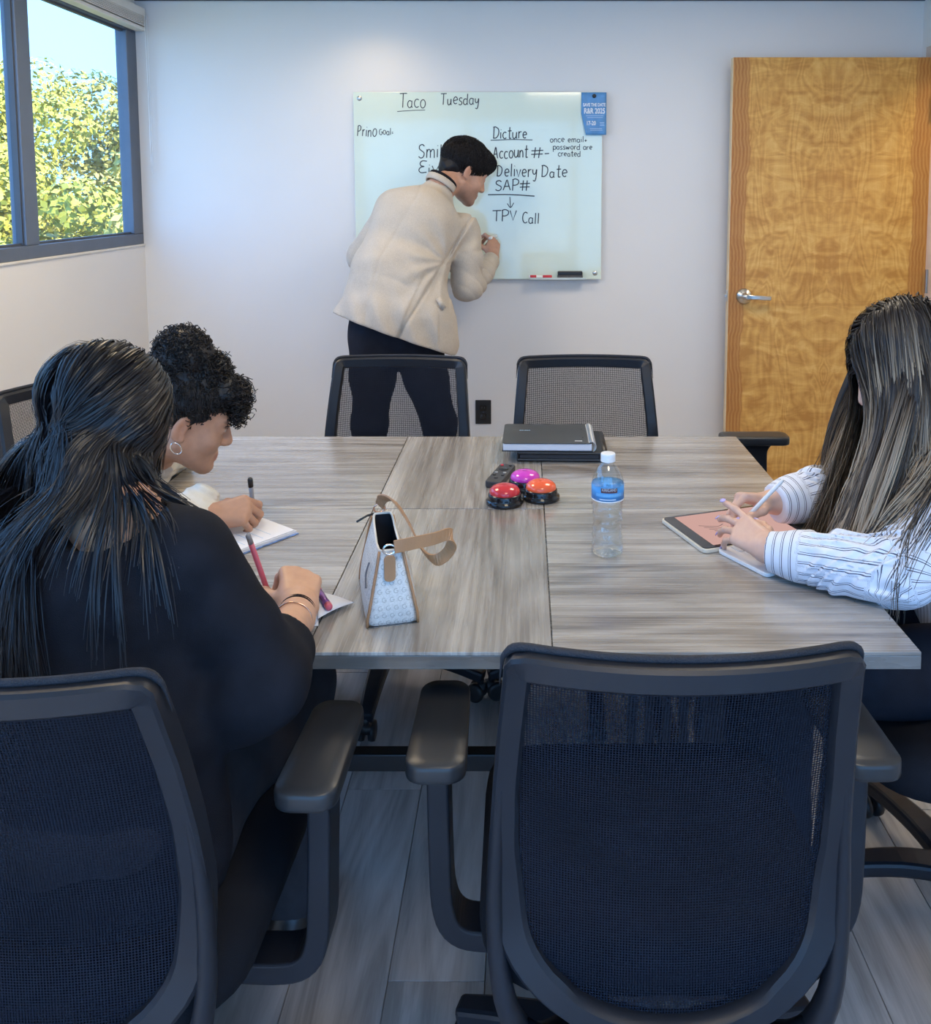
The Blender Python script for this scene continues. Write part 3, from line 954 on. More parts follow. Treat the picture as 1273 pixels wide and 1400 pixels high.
def head_cols(V, c, R, skin, lip, brow, s=1.0):
    """per-vertex skin colours of a head"""
    q = ((V - c) @ R) / s
    col = np.tile(np.array(skin), (len(V), 1))
    def soft(p, r, w=1.0):
        d = np.sqrt((((q - p) / r) ** 2).sum(1)); return np.clip(1.6 - 1.2 * d, 0, 1)[:, None] * w
    ax = q.copy(); ax[:, 0] = np.abs(ax[:, 0])
    def softm(p, r, w=1.0):
        d = np.sqrt((((ax - p) / r) ** 2).sum(1)); return np.clip(1.6 - 1.2 * d, 0, 1)[:, None] * w
    def mixc(m, cc):
        nonlocal col
        col = col * (1 - m) + np.array(cc) * m
    mixc(soft((0, .100, -.063), (.024, .012, .011)), lip)
    mixc(softm((.032, .090, .030), (.018, .014, .005), .9), brow)
    mixc(softm((.031, .097, .009), (.012, .010, .0045)), (.55, .53, .5))
    mixc(softm((.031, .099, .009), (.0055, .010, .0055)), (.02, .012, .01))
    mixc(softm((.031, .095, .0155), (.014, .012, .0028), .9), (.015, .01, .01))
    mixc(softm((.078, -.008, 0), (.02, .018, .03), .22), np.array(skin) * np.array((1.15, .72, .66)))
    return col

# ------------------------------------------------------------------ hand
def add_hand(B, w, F_, D_, right=True, curl=None, spread=0.0, thumb=None, s=1.0, fat=1.0):
    """w wrist, F_ towards the fingers, D_ back of the hand; returns finger tips [(tip, dir, dorsal)] with the thumb last"""
    w = np.array(w, float); F_ = unit(F_); D_ = unit(np.array(D_, float) - F_ * np.dot(D_, F_))
    S = np.cross(F_, D_) * (-1 if right else 1)
    P = lambda f, t, d: w + (F_ * f + S * t + D_ * d) * s
    curl = curl or [(15, 20, 10)] * 4
    bases = [(.088, .028), (.092, .0095), (.087, -.0095), (.077, -.027)]
    segs = [(.043, .026, .020), (.047, .030, .021), (.043, .028, .021), (.034, .021, .018)]
    rad = [.0090, .0092, .0087, .0078]
    B.cap(P(-.03, 0, 0), P(.012, 0, 0), .0235 * s * fat, .023 * s * fat, .02)
    tips = []
    for i in range(4):
        f0, t0 = bases[i]
        B.cap(P(.012, t0 * .55, 0), P(f0, t0, 0), .0150 * s * fat, .0108 * s * fat, .014)
        p = P(f0, t0, 0)
        ph = math.radians(spread * (1.5 - i))
        Fi = unit(F_ * math.cos(ph) + S * math.sin(ph))
        a = 0
        for j in range(3):
            a += math.radians(curl[i][j])
            d = Fi * math.cos(a) - D_ * math.sin(a)
            q = p + d * segs[i][j] * s
            B.cap(p, q, rad[i] * (1 - .08 * j) * s * fat, rad[i] * (1 - .08 * (j + 1)) * s * fat, .0035)
            p = q
        nd = D_ * math.cos(a) + Fi * math.sin(a)
        tips.append((p, d, nd))
    th = thumb or [(.62, .74, -.25), (.85, .45, -.25), (.95, .2, -.25)]
    B.ell(P(.035, .020, -.010), np.array((.028, .018, .016)) * s * fat, np.stack([F_, S, D_], 1), .012)
    p = P(.028, .022, -.010)
    for d_, L_, r0 in zip(th, (.042, .032, .026), (.0125, .0108, .0098)):
        d = unit(F_ * d_[0] + S * d_[1] + D_ * d_[2])
        q = p + d * L_ * s
        B.cap(p, q, r0 * s * fat, r0 * .9 * s * fat, .006)
        p = q
    tips.append((p, d, unit(np.cross(d, np.cross(D_ + S, d)))))
    return tips

# ------------------------------------------------------------------ hair
def tubes(P, R_, sides=3):
    """P (N,S,3) strands, R_ (N,S) radii -> V,F"""
    N, S_, _ = P.shape
    T = np.gradient(P, axis=1); T /= np.linalg.norm(T, axis=2)[..., None] + 1e-9
    ref = np.where(np.abs(T[..., 2:3]) > .9, np.array([1., 0, 0]), np.array([0, 0, 1.]))
    ref = np.where(np.abs(T[:, :1, 2:3]) > .7, np.array([1., 0.3, 0]), np.array([0, 0.2, 1.])) + 0 * ref
    u = np.cross(T, ref); u /= np.linalg.norm(u, axis=2)[..., None] + 1e-9
    v = np.cross(T, u)
    V = []
    for j in range(sides):
        a = 2 * PI * j / sides
        V.append(P + R_[..., None] * (math.cos(a) * u + math.sin(a) * v))
    V = np.stack(V, 2)                      # N,S,sides,3
    idx = np.arange(N * S_ * sides).reshape(N, S_, sides)
    F = []
    for j in range(sides):
        k = (j + 1) % sides
        F.append(np.stack([idx[:, :-1, j], idx[:, :-1, k], idx[:, 1:, k], idx[:, 1:, j]], -1).reshape(-1, 4))
    return V.reshape(-1, 3), np.vstack(F)

def fall(roots, dirs, n, step, hit, off, grav, stiff=.72, jit=.02, seed=1, late=None, hug=None, flow=None):
    """guide strands: leave the scalp along dirs, sag along grav (N,3), slide over the collider"""
    g = np.random.default_rng(seed)
    p = roots.copy(); d = dirs.copy(); out = [p.copy()]
    for i in range(n - 1):
        gv = grav if late is None or i < late[0] else late[1]
        d = d * stiff + gv * (1 - stiff) + g.normal(size=d.shape) * jit
        d /= np.linalg.norm(d, axis=1)[:, None]
        if flow is not None:                     # combed direction on the skull: (side sign, lateral, back)
            lp = (p - hug[0]) @ hug[1]
            mk = np.clip((lp[:, 2] - hug[2]) / .03, 0, 1)[:, None]
            _, gr = hug[3].grad(p)
            b = -hug[1][:, 2] * 1.0 + hug[1][:, 0] * (flow[0] * flow[1] * np.clip(1.15 - np.abs(lp[:, 0]) / .08, 0, 1))[:, None] - hug[1][:, 1] * flow[2]
            b = b - gr * (b * gr).sum(1)[:, None]; b /= np.linalg.norm(b, axis=1)[:, None] + 1e-9
            d = d * (1 - .85 * mk) + b * .85 * mk; d /= np.linalg.norm(d, axis=1)[:, None] + 1e-9
        q = p + d * step[:, None]
        for _ in range(2):
            sd, gr = hit.grad(q)
            q = q + gr * np.maximum(off - sd, 0)[:, None]
        if hug is not None:                      # stay close to the skull above a level (c, R, zmin, body)
            lz = ((q - hug[0]) @ hug[1])[:, 2]
            sd, gr = hug[3].grad(q)
            q = q - gr * (np.maximum(sd - off, 0) * np.clip((lz - hug[2]) / .03, 0, 1) * .85)[:, None]
        d = q - p; d /= np.linalg.norm(d, axis=1)[:, None] + 1e-9
        p = q; out.append(p.copy())
    return np.stack(out, 1)

def children(G, m, r0, r1, seed=2, wob=.002, freq=9.):
    """m strands round every guide"""
    g = np.random.default_rng(seed)
    N, S_, _ = G.shape
    t = np.linspace(0, 1, S_)
    P = np.repeat(G, m, 0)
    o = g.normal(size=(N * m, 1, 3)); o2 = g.normal(size=(N * m, 1, 3))
    w = (r0 + (r1 - r0) * t)[None, :, None]
    ph = g.uniform(0, 6.28, (N * m, 1, 3)); fq = g.uniform(.5, 1.6, (N * m, 1, 3)) * freq
    P = P + o * w * .55 + o2 * wob * 2 * t[None, :, None] ** 2 + wob * np.sin(fq * t[None, :, None] + ph) * t[None, :, None]
    return P

def resample_len(P, frac):
    """shorten each strand to frac of its length"""
    N, S_, _ = P.shape
    t = np.linspace(0, 1, S_)[None] * frac[:, None] * (S_ - 1)
    i = np.minimum(t.astype(int), S_ - 2); f = (t - i)[..., None]
    r = np.arange(N)[:, None]
    return P[r, i] * (1 - f) + P[r, i + 1] * f

def skin_mat(name, rough=.48):
    t = NT(name)
    v = t.coord('Object')
    n = t.noise(v, 60, 4)
    c = t.mix(.16, t.attr('col', 'Color'), t.ramp(n, [(.3, (.35, .16, .10)), (.7, (.9, .62, .5))]), 'OVERLAY')
    return t.done(t.pbr(c, rough, 0, t.bump(t.noise(v, 420, 2), .12, .0006), Subsurface_Weight=.06, Subsurface_Radius=(.02, .008, .004), Specular_IOR_Level=.4))

def hair_mat(name, dark, light=None, tip=None, rough=.45, spec=.3):
    """colour from strand attributes: hr (random per strand), ht (0 root .. 1 tip)"""
    t = NT(name)
    hr = t.attr('hr'); ht = t.attr('ht')
    d = np.array(dark)
    base = t.ramp(hr, [(0., tuple(d * .7)), (1., tuple(d * 1.5))])
    if light is not None:
        m = t.math('MULTIPLY', t.ramp(ht, [(.10, 0.), (.42, .85), (1., 1.)]), t.ramp(hr, [(.25, .12), (.62, 1.)]))
        base = t.mix(m, base, t.mix(hr, light, tip if tip is not None else light))
    return t.done(t.pbr(base, rough, 0, None, Specular_IOR_Level=spec))

def ribbons(P, R_, cen, axis, seed=1, roll=.28):
    """flat strands whose faces look away from a centre (head) and, lower down, from a vertical axis"""
    g = np.random.default_rng(seed)
    T = np.gradient(P, axis=1); T /= np.linalg.norm(T, axis=2)[..., None] + 1e-9
    o = P - cen
    w = np.clip((cen[2] - .02 - P[..., 2:3]) / .08, 0, 1)
    o2 = P - axis; o2[..., 2] = 0
    o = o / (np.linalg.norm(o, axis=2)[..., None] + 1e-9) * (1 - w) + o2 / (np.linalg.norm(o2, axis=2)[..., None] + 1e-9) * w
    u = np.cross(T, o); u /= np.linalg.norm(u, axis=2)[..., None] + 1e-9
    v = np.cross(u, T)
    a = g.normal(size=(len(P), 1, 1)) * roll
    u = u * np.cos(a) + v * np.sin(a)
    V = np.stack([P - u * R_[..., None], P + u * R_[..., None]], 2)
    N, S_, _ = P.shape
    idx = np.arange(N * S_ * 2).reshape(N, S_, 2)
    F = np.stack([idx[:, :-1, 0], idx[:, :-1, 1], idx[:, 1:, 1], idx[:, 1:, 0]], -1).reshape(-1, 4)
    return V.reshape(-1, 3), F

def hair_obj(person, name, P, R_, mat, seed=5, extra=None, sides=3, hr=None, flat=None):
    g = np.random.default_rng(seed)
    if flat is not None: V, F = ribbons(P, R_, flat[0], flat[1], seed); sides = 2
    else: V, F = tubes(P, R_, sides)
    N, S_, _ = P.shape
    if hr is None: hr = g.uniform(0, 1, N)
    hr = np.repeat(hr, S_ * sides)
    ht = np.tile(np.repeat(np.linspace(0, 1, S_), sides), N)
    if extra is not None:
        b = len(V); V = np.vstack([V, extra[0]]); F = np.vstack([F, extra[1] + b])
        hr = np.concatenate([hr, np.full(len(extra[0]), .15)]); ht = np.concatenate([ht, np.zeros(len(extra[0]))])
    return wpart_mesh(name, (V, F), mat, person, attrs={'hr': hr, 'ht': ht})
# ================================================================== people
A3 = lambda *v: np.array(v, float)
M['skin'] = skin_mat('skin')
SK1, SK2, SK3, SK4 = (.50, .30, .215), (.60, .36, .235), (.52, .30, .20), (.66, .44, .35)

def scalp(c, R, n, seed, s=1.0, back=-.05, slope=1.15, cen=(0, -.012, .045), rad=(.077, .097, .083)):
    """random hair roots on the cranium with outward normals (world), plus local coordinates"""
    g = np.random.default_rng(seed)
    q = g.normal(size=(n * 4, 3)); q /= np.linalg.norm(q, axis=1)[:, None]
    p = q * np.array(rad) + np.array(cen)
    ok = p[:, 2] > back + np.maximum(0, p[:, 1] + .03) * slope
    p = p[ok][:n]; q = (q / np.array(rad))[ok][:n]; q /= np.linalg.norm(q, axis=1)[:, None]
    return c + (p * s) @ R.T, q @ R.T, p

def tang(d, nrm):
    d = d - nrm * (d * nrm).sum(1)[:, None]
    return d / (np.linalg.norm(d, axis=1)[:, None] + 1e-9)

def cap_mesh(c, R, s, ells, cuts, h, warp=None):
    """solid under-layer of a hairdo"""
    B = Body()
    for p, r, k in ells: B.ell(c + R @ (A3(*p) * s), A3(*r) * s, R, k)
    for p, r, k in cuts: B.ell(c + R @ (A3(*p) * s), A3(*r) * s, R, k, True)
    return B.surf(h, warp)

def shoe(person, ankle, toe_dir, mat):
    B = Body(); a = np.array(ankle); d = unit(toe_dir); z0 = .045
    p = A3(a[0], a[1], z0)
    B.cap(p - d * .04, p + d * .05, .040, .042, .03).cap(p + d * .05, p + d * .16 - (0, 0, .010), .044, .030, .03).cap(p - d * .02, A3(a[0], a[1], .11), .04, .042, .03)
    V, F = B.surf(.008, cut=lambda x, y, z: .004 - z + 0 * x + 0 * y)
    wpart_mesh('shoe', (V, F), mat, person)

M['cloth_black'] = plain('black_cotton', (.010, .011, .016), .82, 0, .2, 20, .5, 800, .001, Specular_IOR_Level=.15)
M['trouser'] = plain('dark_navy_trousers', (.012, .014, .022), .8, 0, .2, 20, .5, 700, .001, Specular_IOR_Level=.15)
M['jeans'] = plain('charcoal_denim', (.030, .030, .036), .8, 0, .2, 20, .5, 600, .001, Specular_IOR_Level=.15)
M['shoe'] = plain('black_leather', (.012, .011, .011), .35, 0, .1)

# ------------------------------------------------------------------ man at the whiteboard
def make_man():
    r = empty('person', (-.53, 3.80, 0))
    pel, mid, che, nek = A3(-.560, 3.755, .92), A3(-.545, 3.80, 1.12), A3(-.470, 3.905, 1.33), A3(-.375, 3.985, 1.505)
    shL, shR = A3(-.595, 3.965, 1.385), A3(-.285, 3.985, 1.285)
    elR, wrR = A3(-.262, 3.955, 1.045), A3(-.155, 4.205, 1.148)
    elL, wrL = A3(-.740, 4.02, 1.17), A3(-.655, 4.16, 1.00)
    hc = A3(-.288, 4.09, 1.555)
    HR = frame((.78, .40, -.46), (.10, .05, 1))
    s = 1.10
    # skin
    H = Body(); add_head(H, hc, HR, s, True)
    H.cap(nek + (-.005, 0, -.03), hc + HR @ A3(0, -.03, -.04), .062, .056, .03)
    Vh, Fh = H.surf(.0042)
    hd_ = Body()
    Fd = unit(A3(.05, .55, .83)); Dd = unit(A3(.75, -.62, .30))
    tips = add_hand(hd_, wrR + Fd * .01, Fd, Dd, True, [(48, 55, 30), (62, 60, 35), (70, 62, 40), (72, 62, 40)], 2, [(.55, .55, -.62), (.75, .10, -.65), (.75, -.10, -.65)], 1.06)
    hd_.cap(elR + (wrR - elR) * .5, wrR, .036, .026, .02)
    Vd, Fd_ = hd_.surf(.0028)
    hl = Body(); Fl = unit(A3(.15, .25, -.95))
    add_hand(hl, wrL, Fl, (-.8, -.3, .2), False, [(15, 20, 12)] * 4, 3, None, 1.05)
    hl.cap(elL + (wrL - elL) * .5, wrL, .036, .026, .02)
    Vl, Fl_ = hl.surf(.005)
    T = Body().ecap(pel, mid, (.15, .10), (.14, .095), (1, 0, 0)).ecap(mid, che, (.14, .095), (.15, .10), (1, 0, 0)).cap(shL, shR, .05)
    T.cap(che, nek, .09, .055).cap(shR, elR, .045, .038).cap(elR, elR + (wrR - elR) * .6, .038, .032).cap(shL, elL, .045, .038).cap(elL, elL + (wrL - elL) * .6, .038, .032)
    for hx_, kn, an in ((A3(-.645, 3.76, .88), A3(-.672, 3.74, .47), A3(-.70, 3.80, .10)), (A3(-.475, 3.765, .87), A3(-.380, 3.77, .47), A3(-.365, 3.82, .10))):
        T.cap(hx_, kn, .07, .05).cap(kn, an, .05, .035)
    VT, FT = T.surf(.016)
    V, F = cat((Vh, Fh), (Vd, Fd_), (Vl, Fl_), (VT, FT))
    c = np.tile(SK1, (len(V), 1)); c[:len(Vh)] = head_cols(Vh, hc, HR, SK1, (.40, .17, .14), (.03, .02, .018), s)
    # stubble shade along jaw
    q = ((Vh - hc) @ HR) / s
    st = np.clip((-.040 - q[:, 2]) / .03, 0, 1) * np.clip((q[:, 1] - .0) / .03, 0, 1) * (q[:, 2] > -.12) * .45
    c[:len(Vh)] = c[:len(Vh)] * (1 - st[:, None]) + A3(.20, .12, .09) * st[:, None]
    wpart_mesh('body', (V, F), M['skin'], r, c)
    # blazer
    B = Body()
    B.ecap(A3(-.545, 3.745, .80), A3(-.560, 3.755, .93), (.262, .150), (.250, .150), (1, 0, -.22), .05)
    B.ecap(A3(-.560, 3.755, .93), mid, (.240, .148), (.198, .138), (1, 0, -.2), .06)
    B.ecap(mid, che, (.195, .136), (.195, .135), (1, .05, -.25), .06)
    B.cap(shL, shR, .072, .076, .06).cap(che + (0, -.02, 0), nek + (-.02, -.01, -.05), .13, .075, .06)
    B.ell(che + (-.01, -.04, .0), (.17, .11, .15), None, .06)
    B.chain([shR, A3(-.268, 3.96, 1.17), elR, elR + (.02, .05, .005)], [.082, .076, .066, .060], .03)
    B.chain([elR + (.01, .02, 0), elR + (wrR - elR) * .55, wrR - (wrR - elR) * .10], [.060, .055, .043], .025)
    B.chain([shL, elL, elL + (wrL - elL) * .9], [.078, .062, .044], .04)
    n1, n2 = sines(3, 26, 7, (1, .6, .8)), sines(4, 60, 7)
    def warp(x, y, z):
        w = .0035 * n1(x, y, z) + .0012 * n2(x, y, z)
        # creases that radiate from the right armpit
        ax_, az_ = x + .335, z - 1.165
        rr = np.sqrt(ax_**2 + az_**2) + 1e-6; th = np.arctan2(az_, -ax_)
        w = w + .0048 * np.sin(th * 11 + 9 * rr) * np.exp(-((rr - .13) / .11)**2) * ((x < -.32) | (z > 1.2)) * (y < 4.05)
        rid = lambda t_: (1 - np.abs(np.sin(t_))) ** 2
        w = w + .0055 * rid((x * .75 + z * .66) * 24 + .5 * np.sin(z * 17)) * np.exp(-(((x + .43) / .10)**2 + ((z - 1.20) / .09)**2)) * (y < 3.93)
        w = w + .0050 * rid((x * .45 + z * .9) * 30 + .6 * np.sin(x * 15)) * np.exp(-(((x + .52) / .12)**2 + ((z - 1.13) / .07)**2)) * (y < 3.85)
        # elbow folds
        er = np.sqrt((x - elR[0] - .02)**2 + (y - elR[1] - .05)**2 + (z - elR[2] - .03)**2)
        w = w + .015 * rid((x * .4 + y * .55 + z * .75) * 58) * np.exp(-(er / .10)**2)
        # folds in the skirt
        w = w + .010 * np.sin((x + .35 * z) * 58 + 1.1) * np.clip((1.10 - z) / .22, 0, 1) * (y < 3.80) * (x < -.36)
        # vent: right skirt panel lies under the left one
        sg = ((x + .41) * .31 - (z - 1.165) * .13) / .336
        vent = np.clip(sg / .004, 0, 1) * np.clip((1.17 - z) / .05, 0, 1) * (y < 3.82)
        w = w + .007 * vent * np.exp(-np.maximum(sg, 0) / .10)
        # centre back seam and armhole seam
        xs_ = np.interp(z, [.85, 1.0, 1.19, 1.46], [-.67, -.655, -.605, -.455])
        w = w + .0035 * np.exp(-((x - xs_) / .005)**2) * (y < 3.93)
        sx = (x + .305) * .86 - (z - 1.24) * .5
        w = w + .009 * np.exp(-((sx) / .006)**2) - .004 * np.exp(-((sx - .016) / .010)**2) * (y < 4.03) * (z > 1.16) * (x < -.2)
        return w
    def cut(x, y, z):
        hem = (.952 - .36 * (x + .807) - .12 * (y - 3.74)) - z
        neck = .066 - np.sqrt((x - nek[0] - .004)**2 + (y - nek[1] - .012)**2 + ((z - nek[2] - .045) * .8)**2)
        return np.maximum(hem, neck)
    VB, FB = B.surf(.0056, warp, cut, smooth=1)
    t = NT('oatmeal_wool'); v = t.coord('Object')
    n_ = t.noise(v, 420, 3, .7); big = t.noise(v, 14, 3)
    mp = t.n('ShaderNodeMapping'); t.l(v, mp.inputs[0]); mp.inputs['Scale'].default_value = (700, 700, 90)
    fl_ = t.noise(mp.outputs[0], 1, 2)
    f_ = t.math('ADD', t.math('MULTIPLY', n_, .5), t.math('ADD', t.math('MULTIPLY', fl_, .35), t.math('MULTIPLY', big, .15)))
    col = t.ramp(f_, [(.35, (.44, .375, .305)), (.65, (.64, .56, .47))])
    M['blazer'] = t.done(t.pbr(col, .88, 0, t.bump(n_, .5, .0015)))
    bz = wpart_mesh('blazer', (VB, FB), M['blazer'], r)
    # blazer collar and dark shirt collar
    def ring(rad, zoff, tilt, a0, a1, rr, flat, n=40):
        ax = frame((.5, .5, -.35), (.40, .28, 1))
        P = []
        for a in np.linspace(a0, a1, n):
            P.append(nek + ax @ A3(rad * math.cos(a), rad * math.sin(a) * 1.02, zoff + tilt * math.sin(a)))
        m = MB(); m.tube(P, rr, 8, flat=flat, up=tuple(ax[:, 2])); return m
    def up_(m, name, mat):
        wpart_mesh(name, (np.array(m.V), [f for f in m.F]), mat, r)
    up_(ring(.070, -.004, -.012, -PI * 1.05, PI * .15, .013, (.36, 1.2)), 'blazer_collar', M['blazer'])
    up_(ring(.064, .016, -.012, -PI * 1.25, PI * .30, .008, (.5, 1.2)), 'shirt_collar', M['cloth_black'])
    # pocket flap and cuff button
    m = MB(); c0 = A3(-.372, 3.665, .985)
    m.box(A3(-.352, 3.668, 1.005), (.022, .012, .052), rot('Y', -.5) @ rot('Z', .3)); up_(m, 'pocket_flap', M['blazer'])
    for k in range(2):
        m = MB().lathe([(.006, 0), (.006, .003), (0, .004)], 12, elR + (wrR - elR) * (.72 + .08 * k) + (.030, -.012, -.028), frame((0, 0, 1), (.7, -.5, -.5)))
        up_(m, 'button', M['black'])
    # trousers
    B = Body()
    B.ecap(A3(-.560, 3.765, .96), A3(-.565, 3.765, .84), (.185, .118), (.190, .122), (1, 0, -.1), .04)
    for hx_, kn, an in ((A3(-.645, 3.76, .86), A3(-.672, 3.74, .47), A3(-.70, 3.80, .09)), (A3(-.470, 3.765, .85), A3(-.375, 3.77, .47), A3(-.360, 3.82, .09))):
        B.chain([hx_, (hx_ + kn) / 2, kn, (kn + an) / 2, an], [.108, .092, .074, .066, .060], .03)
    n3 = sines(8, 34, 6)
    VB, FB = B.surf(.009, lambda x, y, z: .003 * n3(x, y, z), lambda x, y, z: .05 - z + 0 * x + 0 * y)
    wpart_mesh('trousers', (VB, FB), M['trouser'], r)
    shoe(r, (-.70, 3.80, .1), (-.15, 1, 0), M['shoe']); shoe(r, (-.362, 3.82, .1), (.2, 1, 0), M['shoe'])
    # hair: thick, short at the nape, heavy fringe
    n4 = sines(12, 120, 8)
    cap = cap_mesh(hc, HR, s, [((0, -.012, .058), (.084, .104, .086), .02), ((0, .066, .082), (.064, .048, .040), .03), ((0, -.062, -.005), (.060, .045, .045), .03)],
                   [((0, .115, -.012), (.10, .075, .058), .012), ((.085, .020, -.040), (.032, .040, .050), .012), ((-.085, .020, -.040), (.032, .040, .050), .012), ((0, -.06, -.12), (.12, .14, .055), .02)], .0042,
                   lambda x, y, z: .0022 * n4(x, y, z))
    roots, nr, loc = scalp(hc, HR, 3000, 3, s, -.050, 1.12, (0, -.012, .052), (.082, .100, .082))
    g = np.random.default_rng(5)
    d0 = np.tile(HR @ A3(.10, .75, .25), (len(roots), 1)) * np.clip(.4 + loc[:, 1:2] * 6, -.8, 1) + np.tile(HR[:, 2] * -1, (len(roots), 1)) * np.clip(.1 - loc[:, 2:3], 0, 1) * 6
    d0 = d0 + g.normal(size=d0.shape) * .35
    dd = tang(d0, nr) + nr * .15
    dd /= np.linalg.norm(dd, axis=1)[:, None]
    hit = Body().ell(hc + HR @ (A3(0, -.012, .058) * s), A3(.088, .108, .090) * s, HR)
    hit.ell(hc + HR @ (A3(0, .066, .082) * s), A3(.066, .050, .042) * s, HR, .03)
    G = fall(roots, dd, 9, np.where(loc[:, 1] > .02, .0095, .0060) * s, hit, .002, np.tile(A3(0, 0, -1), (len(roots), 1)), .80, .06, 4, hug=(hc, HR, -.03, hit))
    G = G + nr[:, None] * (np.linspace(0, 1, 9)[None, :, None] * np.random.default_rng(8).uniform(0, .006, (len(G), 1, 1)))
    Rr = np.linspace(.0016, .0005, 9)[None] * np.ones((len(G), 1))
    M['hair_man'] = hair_mat('black_brown_hair', (.012, .010, .011), rough=.5, spec=.25)
    hair_obj(r, 'hair', G, Rr, M['hair_man'], 6, cap)
    setp(r, 'man in an oatmeal blazer and dark trousers leaning over to write on the whiteboard', 'person')
    # marker in his hand
    tip = (tips[0][0] + tips[4][0]) / 2
    return r, tip, Fd
MAN, man_grip, man_F = make_man()

# ------------------------------------------------------------------ woman in black, near left
def make_woman_black():
    r = empty('person', (-.60, 1.25, 0))
    pel, wai, che, nek = A3(-.605, 1.190, .56), A3(-.60, 1.20, .73), A3(-.595, 1.225, .875), A3(-.578, 1.245, 1.005)
    shL, shR = A3(-.760, 1.28, .950), A3(-.476, 1.205, .955)
    elR, wrR = A3(-.372, 1.205, .785), A3(-.376, 1.412, .778)
    elL, wrL = A3(-.86, 1.29, .80), A3(-.70, 1.47, .775)
    hc = A3(-.668, 1.372, 1.098)
    HR = frame((.42, .80, -.50), (-.12, 0, 1))
    H = Body(); add_head(H, hc, HR, .98)
    H.cap(nek + (0, .0, -.04), hc + HR @ A3(0, -.03, -.045), .055, .050, .03)
    H.cap(nek + (0, .005, -.03), shR + (-.04, 0, .0), .042, .03, .05)
    H.cap(nek + (0, .005, -.03), shL + (.04, 0, .0), .042, .03, .05)
    Vh, Fh = H.surf(.0042)
    hb = Body(); Fd = unit(A3(-.20, .93, .25)); Dd = unit(A3(.32, -.12, .92))
    tips = add_hand(hb, wrR, Fd, Dd, True, [(50, 52, 25), (66, 58, 30), (74, 60, 36), (76, 60, 36)], 2, [(.62, .62, -.40), (.85, .10, -.50), (.85, -.15, -.45)], 1.0)
    hb.cap(elR, wrR, .040, .0255, .02)
    Vd, Fd_ = hb.surf(.0026)
    hl = Body(); add_hand(hl, wrL, (.75, .66, -.05), (0, 0, 1), False, [(12, 15, 8)] * 4, 4); hl.cap(elL, wrL, .038, .025, .02)
    Vl, Fl_ = hl.surf(.0045)
    T = Body().ecap(pel, wai, (.14, .10), (.11, .085), (1, -.2, 0)).ecap(wai, che, (.11, .085), (.125, .085), (1, -.2, 0)).cap(shL, shR, .038).cap(che, nek, .07, .05).cap(shR, elR, .04, .037).cap(shL, elL, .04, .037)
    for hx_, kn, an in ((A3(-.52, 1.20, .53), A3(-.45, 1.60, .53), A3(-.46, 1.62, .10)), (A3(-.69, 1.21, .53), A3(-.72, 1.60, .53), A3(-.70, 1.62, .10))):
        T.cap(hx_, kn, .06, .05).cap(kn, an, .05, .035)
    VT, FT = T.surf(.016)
    V, F = cat((Vh, Fh), (Vd, Fd_), (Vl, Fl_), (VT, FT))
    c = np.tile(SK2, (len(V), 1)); c[:len(Vh)] = head_cols(Vh, hc, HR, SK2, (.50, .20, .18), (.03, .02, .02), .98)
    wpart_mesh('body', (V, F), M['skin'], r, c)
    # loose black top with a scooped back and three-quarter sleeves
    B = Body()
    B.ecap(pel + (0, 0, -.02), wai, (.185, .135), (.165, .120), (1, -.15, 0), .05).ecap(wai, che, (.165, .120), (.165, .108), (1, -.15, 0), .05)
    B.cap(shL, shR, .055, .055, .05).ell(che + (.0, -.01, .02), (.16, .095, .11), None, .05)
    B.cap(nek + (0, .01, -.05), shR, .05, .054, .04).cap(nek + (0, .01, -.05), shL, .05, .054, .04)
    B.chain([shR, A3(-.425, 1.200, .868), elR + (.006, -.008, -.012)], [.052, .052, .054], .03)
    B.chain([elR + (.0, -.01, -.014), elR + (.0, .075, -.004)], [.054, .050], .03)
    B.ell(A3(-.405, 1.200, .755), (.062, .055, .075), None, .03)
    B.chain([shL, elL, elL + (wrL - elL) * .45], [.060, .065, .055], .03)
    n1, n2 = sines(21, 24, 7), sines(22, 55, 7)
    rid = lambda t_: (1 - np.abs(np.sin(t_))) ** 2
    def warp(x, y, z):
        w = .0045 * n1(x, y, z) + .0018 * n2(x, y, z)
        w = w + .006 * rid((x * .55 + z * .8) * 26 + 1.2 * np.sin(x * 14)) * np.exp(-(((x + .50) / .10)**2 + ((z - .82) / .10)**2))
        return w + .004 * np.sin((x * .8 - z * .5) * 90) * np.exp(-(((x + .42) / .06)**2 + ((z - .86) / .09)**2))
    def cut(x, y, z):
        q = ((x - nek[0] + .012) / .080)**2 + ((y - nek[1] + .035) / .062)**2 + ((z - nek[2] - .010) / .052)**2
        a = (1 - np.sqrt(q)) * .05
        ex, ey, ez = x - elR[0] - .01, y - elR[1], z - elR[2]
        slv = np.where(z < .87, (ex * -.05 + ey * .97 + ez * .1) - .085, -1.0) * np.where(x > -.46, 1, 0) - np.where(x > -.46, 0, 1.)
        return np.maximum(a, slv)
    VB, FB = B.surf(.0062, warp, cut)
    wpart_mesh('top', (VB, FB), M['cloth_black'], r)
    B = Body()
    B.ecap(A3(-.605, 1.185, .60), A3(-.605, 1.20, .535), (.175, .125), (.180, .13), (1, 0, 0), .04)
    for hx_, kn, an in ((A3(-.525, 1.22, .545), A3(-.43, 1.60, .545), A3(-.45, 1.60, .09)), (A3(-.685, 1.23, .545), A3(-.72, 1.60, .545), A3(-.70, 1.60, .09))):
        B.chain([hx_, (hx_ + kn) / 2, kn, (kn + an) / 2, an], [.088, .080, .066, .056, .050], .03)
    n3 = sines(28, 40, 6)
